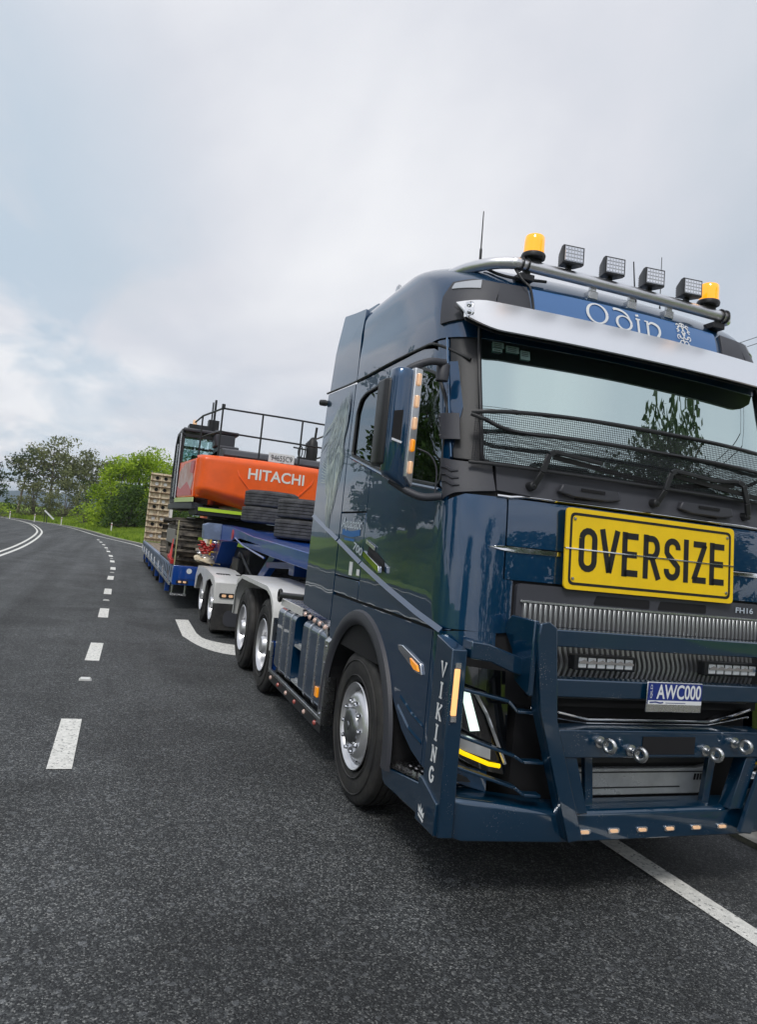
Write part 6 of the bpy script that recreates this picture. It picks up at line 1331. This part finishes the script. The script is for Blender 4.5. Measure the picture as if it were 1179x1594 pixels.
# spare tyres lying flat on the gooseneck
st = None
for (x, y, z, lb) in ((.02, 8.15, 1.86, 'lower spare tyre of the front stack on the gooseneck'), (.04, 8.15, 2.185, 'upper spare tyre of the front stack, nearest the cab'), (-.08, 10.95, 2.09, 'lower spare tyre of the rear stack under the counterweight'), (-.05, 10.95, 2.405, 'upper spare tyre of the rear stack, against the orange counterweight')):
    if st is None:
        st = empty('spare_tyre', (x, y, z), lb, 'tyre', 'spare tyres stacked flat on the gooseneck')
        q = tyre_mb(.53, .30, .29); q.xf(Matrix.Rotation(math.pi/2, 4, 'Y')); q.build('tyre', RUBBERG, st, smooth=45)
        q = MB(); q.lathe([(.10, .292), (.11, .27), (-.02, .25), (-.03, .06)], (0, 0, 0), (0, 0, 1), 28); q.build('rim', STEEL, st, smooth=50)
    else: copy_tree(st, (x, y, z), lb)
# ================================================================== excavator
ex = empty('excavator', (0, 15, .9), 'orange excavator with its counterweight towards the truck, on the low loader deck', 'excavator')
def xadd(q, nm, m, parent=None, **k): q.xf(Matrix.Translation((0, -15, -.9))); return q.build(nm, m, parent or ex, **k)
# undercarriage: each shoe a piece
PT0 = .9
for s in (-1, 1):
    x0, x1 = s*1.04, s*1.66
    tf = MB(); tf.prism([(13.3, 1.25), (17.2, 1.25), (17.4, 1.5), (17.0, 1.72), (13.6, 1.72), (13.1, 1.5)], 0, s*1.15, s*1.55); xadd(tf, 'track_frame', MUD, bevel=.02)
    tf = MB(); tf.box((s*1.56, 13.5, 1.28), (s*1.60, 16.5, 1.62)); xadd(tf, 'frame_cover', mat('grey_steel', (.25, .24, .22), rough=.7), bevel=.01)
    for y, r in ((13.42, .40), (17.3, .40)):
        tf = MB(); tf.lathe([(-.16, .18), (-.16, r), (.16, r), (.16, .18), (.17, .10), (.17, .001)], (s*1.35, y, 1.38), (s, 0, 0), 24); xadd(tf, 'idler' if y < 15 else 'sprocket', MUD, smooth=40)
    for k in range(6): tf = MB(); tf.lathe([(-.2, .10), (.2, .10)], (s*1.35, 13.95+.5*k, 1.05), (1, 0, 0), 12); xadd(tf, 'roller', MUD)
    Rr = .455; per = []; yA, yB, zc = 13.42, 17.3, 1.38; Ls = yB-yA; tot = 2*Ls+2*math.pi*Rr; n = 46
    sm = MB(); sm.box((-.31, -.085, 0), (.31, .085, .022)); 
    for gyy in (.06,): sm.box((-.31, gyy-.012, .022), (.31, gyy+.012, .060))
    sm.box((-.09, -.07, -.07), (.09, .07, 0)); so_ = None
    for i in range(n):
        d = tot*i/n
        if d < Ls: p = (yA+d, zc-Rr); a = 180
        elif d < Ls+math.pi*Rr: t_ = (d-Ls)/Rr; p = (yB+Rr*math.sin(t_), zc-Rr*math.cos(t_)); a = 180-math.degrees(t_)
        elif d < 2*Ls+math.pi*Rr: e_2 = d-Ls-math.pi*Rr; sagz = -.03*math.sin(math.pi*e_2/Ls); p = (yB-e_2, zc+Rr+sagz); a = 0
        else: t_ = (d-2*Ls-math.pi*Rr)/Rr; p = (yA-Rr*math.sin(t_), zc+Rr*math.cos(t_)); a = -math.degrees(t_)
        if so_ is None: so_ = sm.build('track_shoe', MUD, ex, bevel=.004, segs=1); o = so_
        else: o = copy_obj(so_, ex)
        o.location = (s*1.35, p[0]-15, p[1]-.9); o.rotation_euler = (R_({True: 0, False: 0}[True]-a if False else -a), 0, 0)
tf = MB(); tf.box((-1.15, 14.3, 1.5), (1.15, 16.4, 1.95)); tf.lathe([(0, .75), (.22, .75)], (0, 15.3, 1.95), (0, 0, 1), 28); xadd(tf, 'centre_frame', BLACK, bevel=.02)
# counterweight: curved wrap with sculpted lower edge
XC = .12; HWc = 1.55
def cw(u, v):  # u across -1..1, v 0 bottom .. 1 top
    a = -1+2*u; x = XC+HWc*a; e = max(0, (abs(a)-.90)/.10); y = 12.02+.10*a*a+.85*(1-math.sqrt(max(0, 1-e*e)))*.35
    zb = 2.26+(.10 if abs(a) < .55 else .10-.0*abs(a))*1.0
    zb = 2.18+.17*max(0, min(1, (abs(a)-.30)/.55)); zt = 3.25+.03*(1-a*a)
    y += .22*max(0, (.22-v)/.22)**1.3+.10*max(0, (v-.9)/.1)**2
    ins = .035*(1 if False else 0); return (x, y, zb+(zt-zb)*v)
q = MB(); q.grid(cw, 56, 26, .06); cwo = xadd(q, 'counterweight', ORANGE, smooth=35)
q = MB(); q.box((XC-HWc+.05, 12.3, 2.36), (XC+HWc-.05, 13.3, 3.18)); xadd(q, 'counterweight_core', ORANGE, bevel=.03)
# sculpted chevrons in relief either side of the name
for s in (-1, 1):
    q = MB(); pts = [(.60*s, .98), (.50*s, .62), (.28*s, .30), (.20*s, .26)]
    for a, b in zip(pts, pts[1:]): 
        A = Vector(cw((a[0]+1.12*0+1)/2+.03, a[1])); B = Vector(cw((b[0]+1)/2+.03, b[1])); q.bar(A-Vector((0, .006, 0)), B-Vector((0, .006, 0)), .02, .035, up=(0, 1, 0))
    xadd(q, 'counterweight_rib', ORANGE, smooth=40)
cwf = lambda x0, z0: (lambda u, v: (lambda p: (p[0], p[1]-.008, p[2]))((x0+u, cw((x0+u-XC)/HWc/2+.5, .5)[1], z0+v)))
lettering('name_letters', 'HITACHI', .3, cwf(.22, 2.965), mat('letter_white', (.82, .80, .76), rough=.5), ex, bold=.006, fit=(1.22, .235)).location = (0, -15, -.9)
q = MB(); q.box((XC-HWc+.02, 12.06, 2.165), (XC+.0, 12.10, 2.255)); hv = xadd(q, 'reflective_tape', HIVIS) if False else None
q = MB(); q.prism([(-1.32, 2.075), (-1.32, 2.145), (.5, 2.145), (.5, 2.075)], 1, 12.20, 12.22); xadd(q, 'reflective_tape', HIVIS)
q = MB(); q.prism([(-1.34, 1.99), (-1.34, 2.165), (XC+.9, 2.165), (XC+.9, 1.99)], 1, 12.225, 14.0); xadd(q, 'belly_plate', BLACK, bevel=.01)
# left side: door panels, cab, right side house
SDX = lambda y: -1.44-.19*(y-12.4)/1.9
q = MB(); q.prism([(-1.38, 12.45), (SDX(12.42), 12.42), (SDX(14.3), 14.3), (-1.38, 14.3)], 2, 2.36, 3.18); xadd(q, 'side_door', ORANGE, bevel=.02)
def side(poly, off, m_): q = MB(); q.prism(poly, 0, 0, -.003, fn=lambda v: (SDX(v[1])-off+v[0], v[1], v[2])); xadd(q, 'side_decal', m_)
side([(12.55, 2.75), (12.9, 3.12), (13.6, 3.12), (14.2, 2.95), (14.25, 2.5), (13.4, 2.62), (12.7, 2.5)], .004, mat('dusty_pale_decal', (.62, .52, .52), rough=.6, nscale=3, ncol=(.52, .32, .28)))
side([(12.6, 2.48), (13.2, 2.70), (13.9, 2.55), (14.28, 2.62), (14.28, 2.40), (12.6, 2.40)], .008, REDP); side([(12.55, 3.14), (12.9, 3.14), (12.95, 2.9), (12.6, 2.86)], .008, REDP)
q = MB(); q.prism([(-1.42, 12.4), (-1.46, 12.4), (-1.67, 14.3), (-1.60, 14.3)], 2, 2.25, 2.35); xadd(q, 'reflective_tape', mat('pale_lime_tape', (.55, .66, .30), rough=.5))
q = MB(); q.prism([(-1.2, 12.5), (-1.45, 12.45), (-1.67, 14.4), (-1.67, 16.3), (-1.2, 16.6)], 2, 2.10, 2.245); xadd(q, 'side_sill', GREY, bevel=.02)
q = MB(); q.prism([(12.5, 3.22), (12.35, 3.33), (12.45, 3.44), (12.8, 3.51), (15.8, 3.52), (15.8, 3.1), (12.5, 3.1)], 0, -.90, 1.62); xadd(q, 'engine_hood', GREY, bevel=.03)
q = MB(); q.box((-.9, 12.9, 2.25), (1.55, 16.6, 3.2)); xadd(q, 'engine_house', ORANGE, bevel=.03)
for x in (-.45, .4): q = MB(); q.box((x-.16, 12.36, 3.30), (x+.16, 12.40, 3.33)); xadd(q, 'hood_slot', VOID)
q = MB(); q.prism(rect(.05, .62, 3.30, 3.50), 1, 12.28, 12.30); pl_ = xadd(q, 'white_plate', WHITEL)
lettering('plate_number', '94655C9', .15, lambda u, v: (.335+u, 12.27, 3.40+v), GREY, ex, fit=(.47, .12)).location = (0, -15, -.9)
q = MB(); q.lathe([(0, .04), (.05, .07), (.08, .001)], (.35, 12.30, 3.24), (0, -1, 0), 12); xadd(q, 'rear_camera', BLACK)
q = MB(); q.lathe([(0, .13), (.30, .14), (.52, .12), (.62, .05), (.64, .001)], (1.30, 13.5, 3.5), (0, 0, 1), 16); q.tube([(1.34, 13.5, 4.0), (1.36, 13.5, 4.38)], .03, 6); xadd(q, 'exhaust_cover', INK, smooth=50)
q = MB(); q.tube([(.88+.05*math.cos(t), 12.9, 3.68+.13*math.sin(t)) for t in np.linspace(0, 6.28, 14)[:-1]], .014, 5, closed=True); q.tube([(.98, 12.9, 3.5), (1.0, 12.9, 3.9)], .014, 5); q.box((.82, 12.87, 3.5), (1.02, 12.93, 3.56)); xadd(q, 'lifting_eye', BLACK)
# cab: posts, glass, roof
cabe = bpy.data.objects.new('cab', None); link(cabe, ex)
def cadd(q, nm, m, **k): q.xf(Matrix.Translation((0, -15, -.9))); return q.build(nm, m, cabe, **k)
cx0, cx1, cy0, cy1 = -1.62, -.62, 14.35, 16.2
side = [(cy0, 2.3), (cy0, 3.86), (cy0+.15, 3.98), (cy1-.35, 3.98), (cy1, 3.75), (cy1+.15, 2.9), (cy1, 2.3)]
q = MB(); 
for x in (cx0, cx1):
    for a, b in zip(side, side[1:]+side[:1]): q.bar((x, a[0], a[1]), (x, b[0], b[1]), .07, .07, up=(1, 0, 0))
    q.bar((x, 15.2, 2.3), (x, 15.2, 3.98), .06, .07, up=(1, 0, 0))
for a in side: q.bar((cx0, a[0], a[1]), (cx1, a[0], a[1]), .07, .07)
q.box((cx0, cy0, 2.2), (cx1, cy0+.05, 3.0)); cadd(q, 'cab_frame', BLACK)
q = MB(); q.box((cx0-.02, cy0-.02, 3.95), (cx1+.02, cy1-.3, 4.04)); cadd(q, 'cab_roof', GREY, bevel=.03)
q = MB(); q.prism(side, 0, cx0+.01, cx0+.02); cadd(q, 'side_glass', CABGLASS)
q = MB(); q.prism(side, 0, cx1-.01, cx1-.02); cadd(q, 'side_glass', CABGLASS)
q = MB(); q.box((cx0+.04, cy0+.005, 3.0), (cx1-.04, cy0+.015, 3.88)); cadd(q, 'rear_glass', CABGLASS)
q = MB(); q.box((cx0+.04, cy1+.06, 2.9), (cx1-.04, cy1+.07, 3.7)); cadd(q, 'front_glass', CABGLASS)
q = MB(); q.box((-1.35, 14.9, 2.3), (-.9, 15.35, 2.75)); q.box((-1.35, 14.8, 2.7), (-.9, 14.95, 3.45)); cadd(q, 'operator_seat', BLACK, bevel=.04)
q = MB(); q.bar((cx0-.03, cy0+.02, 2.35), (cx0-.03, cy0+.12, 3.9), .04, .05, up=(1, 0, 0)); q.bar((cx0-.05, 15.1, 2.4), (cx0-.05, 15.1, 3.7), .03, .03, up=(1, 0, 0)); cadd(q, 'grab_handle', ALLOY)
q = MB(); q.box((-1.5, 14.5, 4.04), (-1.0, 15.0, 4.16)); q.box((-1.05, 14.6, 4.04), (-.80, 14.9, 4.34)); q.tube([(-1.0, 14.5, 4.0), (-1.0, 14.5, 4.75)], .02, 5); q.tube([(-.92, 14.7, 4.3), (-.92, 14.7, 4.85)], .03, 6); q.lathe([(0, .08), (.1, .08), (.16, .03), (.2, .03)], (-.6, 14.4, 3.75), (0, 0, 1), 10); cadd(q, 'roof_kit', BLACK)
q = MB(); q.lathe([(0, .05), (.1, .05), (.12, .001)], (-1.38, 14.55, 4.16), (0, 0, 1), 10); cadd(q, 'roof_beacon', WARM)
q = MB(); q.box((-.90, 13.3, 3.30), (-.45, 14.4, 3.62)); xadd(q, 'air_box', GREY, bevel=.03)
q = MB(); q.box((-.95, 13.7, 3.62), (-.5, 14.3, 3.92)); q.box((-.98, 13.68, 3.92), (-.42, 14.32, 4.0)); xadd(q, 'filter_housing', GREY, bevel=.03)
# boom folded away beyond the cab
q = MB(); q.prism([(16.4, 2.5), (16.2, 3.1), (18.2, 3.5), (21, 3.0), (23.4, 1.6), (23.0, 1.4), (20.6, 2.4), (18, 2.7)], 0, -.15, .45); xadd(q, 'boom', ORANGE, bevel=.03)
# walkway hand rails: every length of pipe is a piece
rail = lambda pts, nm='hand_rail', r=.021: xadd((lambda q: (q.tube(pts, r, 6), q)[1])(MB()), nm, BLACK, smooth=60)
TZ, MZ = 4.28, 3.86; yb = 12.2; xa, xb = -1.04, 1.66
rail(smooth_line([(xa, yb, TZ), (-.5, yb, TZ), (.4, yb, TZ), (xb, yb, TZ-.02)], 4)); rail(smooth_line([(xa, yb, MZ-.07), (-.6, yb, MZ-.09), (.4, yb, MZ-.1), (xb, yb, MZ-.12)], 4))
for x in (xa, -.18, .70, xb): rail([(x, yb, 3.25), (x, yb, TZ)], 'rail_post')
rail([(xa, yb, TZ), (-1.30, 13.6, 4.26), (-1.38, 14.4, 4.2)]); rail([(xa, yb, MZ-.07), (-1.18, 13.2, 3.80), (-1.30, 14.2, 3.78)]); rail([(-1.30, 13.6, 3.3), (-1.30, 13.6, 4.26)], 'rail_post')
rail([(xb, yb, TZ-.02), (xb, 15.5, TZ-.02)]); rail([(xb, yb, MZ-.12), (xb, 15.5, MZ-.12)]); rail([(xb, 13.8, 3.4), (xb, 13.8, TZ)], 'rail_post'); rail([(xb, 15.5, 3.4), (xb, 15.5, TZ)], 'rail_post')
rail([(.72, 12.9, MZ-.1), (xb, 14.4, MZ+.05)]); q = MB(); q.box((xa-.03, yb-.03, TZ), (xa+.04, yb+.04, TZ+.09)); xadd(q, 'post_camera', BLACK)
# ------------------------------------------------------------------ haze over the whole place
hz = MB(); hz.box((-3900, -1900, -45), (3900, 5200, 92)); ho = hz.build('haze', MATS['bark'] if False else BARK); ho.data.materials.clear()
hmz = bpy.data.materials.new('haze_air'); hmz.use_nodes = True; t = hmz.node_tree; t.nodes.clear(); pv = N(t, 'ShaderNodeVolumePrincipled'); pv.inputs['Color'].default_value = (.80, .88, .96, 1); pv.inputs['Density'].default_value = .00022; pv.inputs['Anisotropy'].default_value = .2
o_ = N(t, 'ShaderNodeOutputMaterial'); t.links.new(pv.outputs[0], o_.inputs['Volume']); ho.data.materials.append(hmz); tag(ho, kind='stuff'); ho['label'] = 'pale haze in the air'
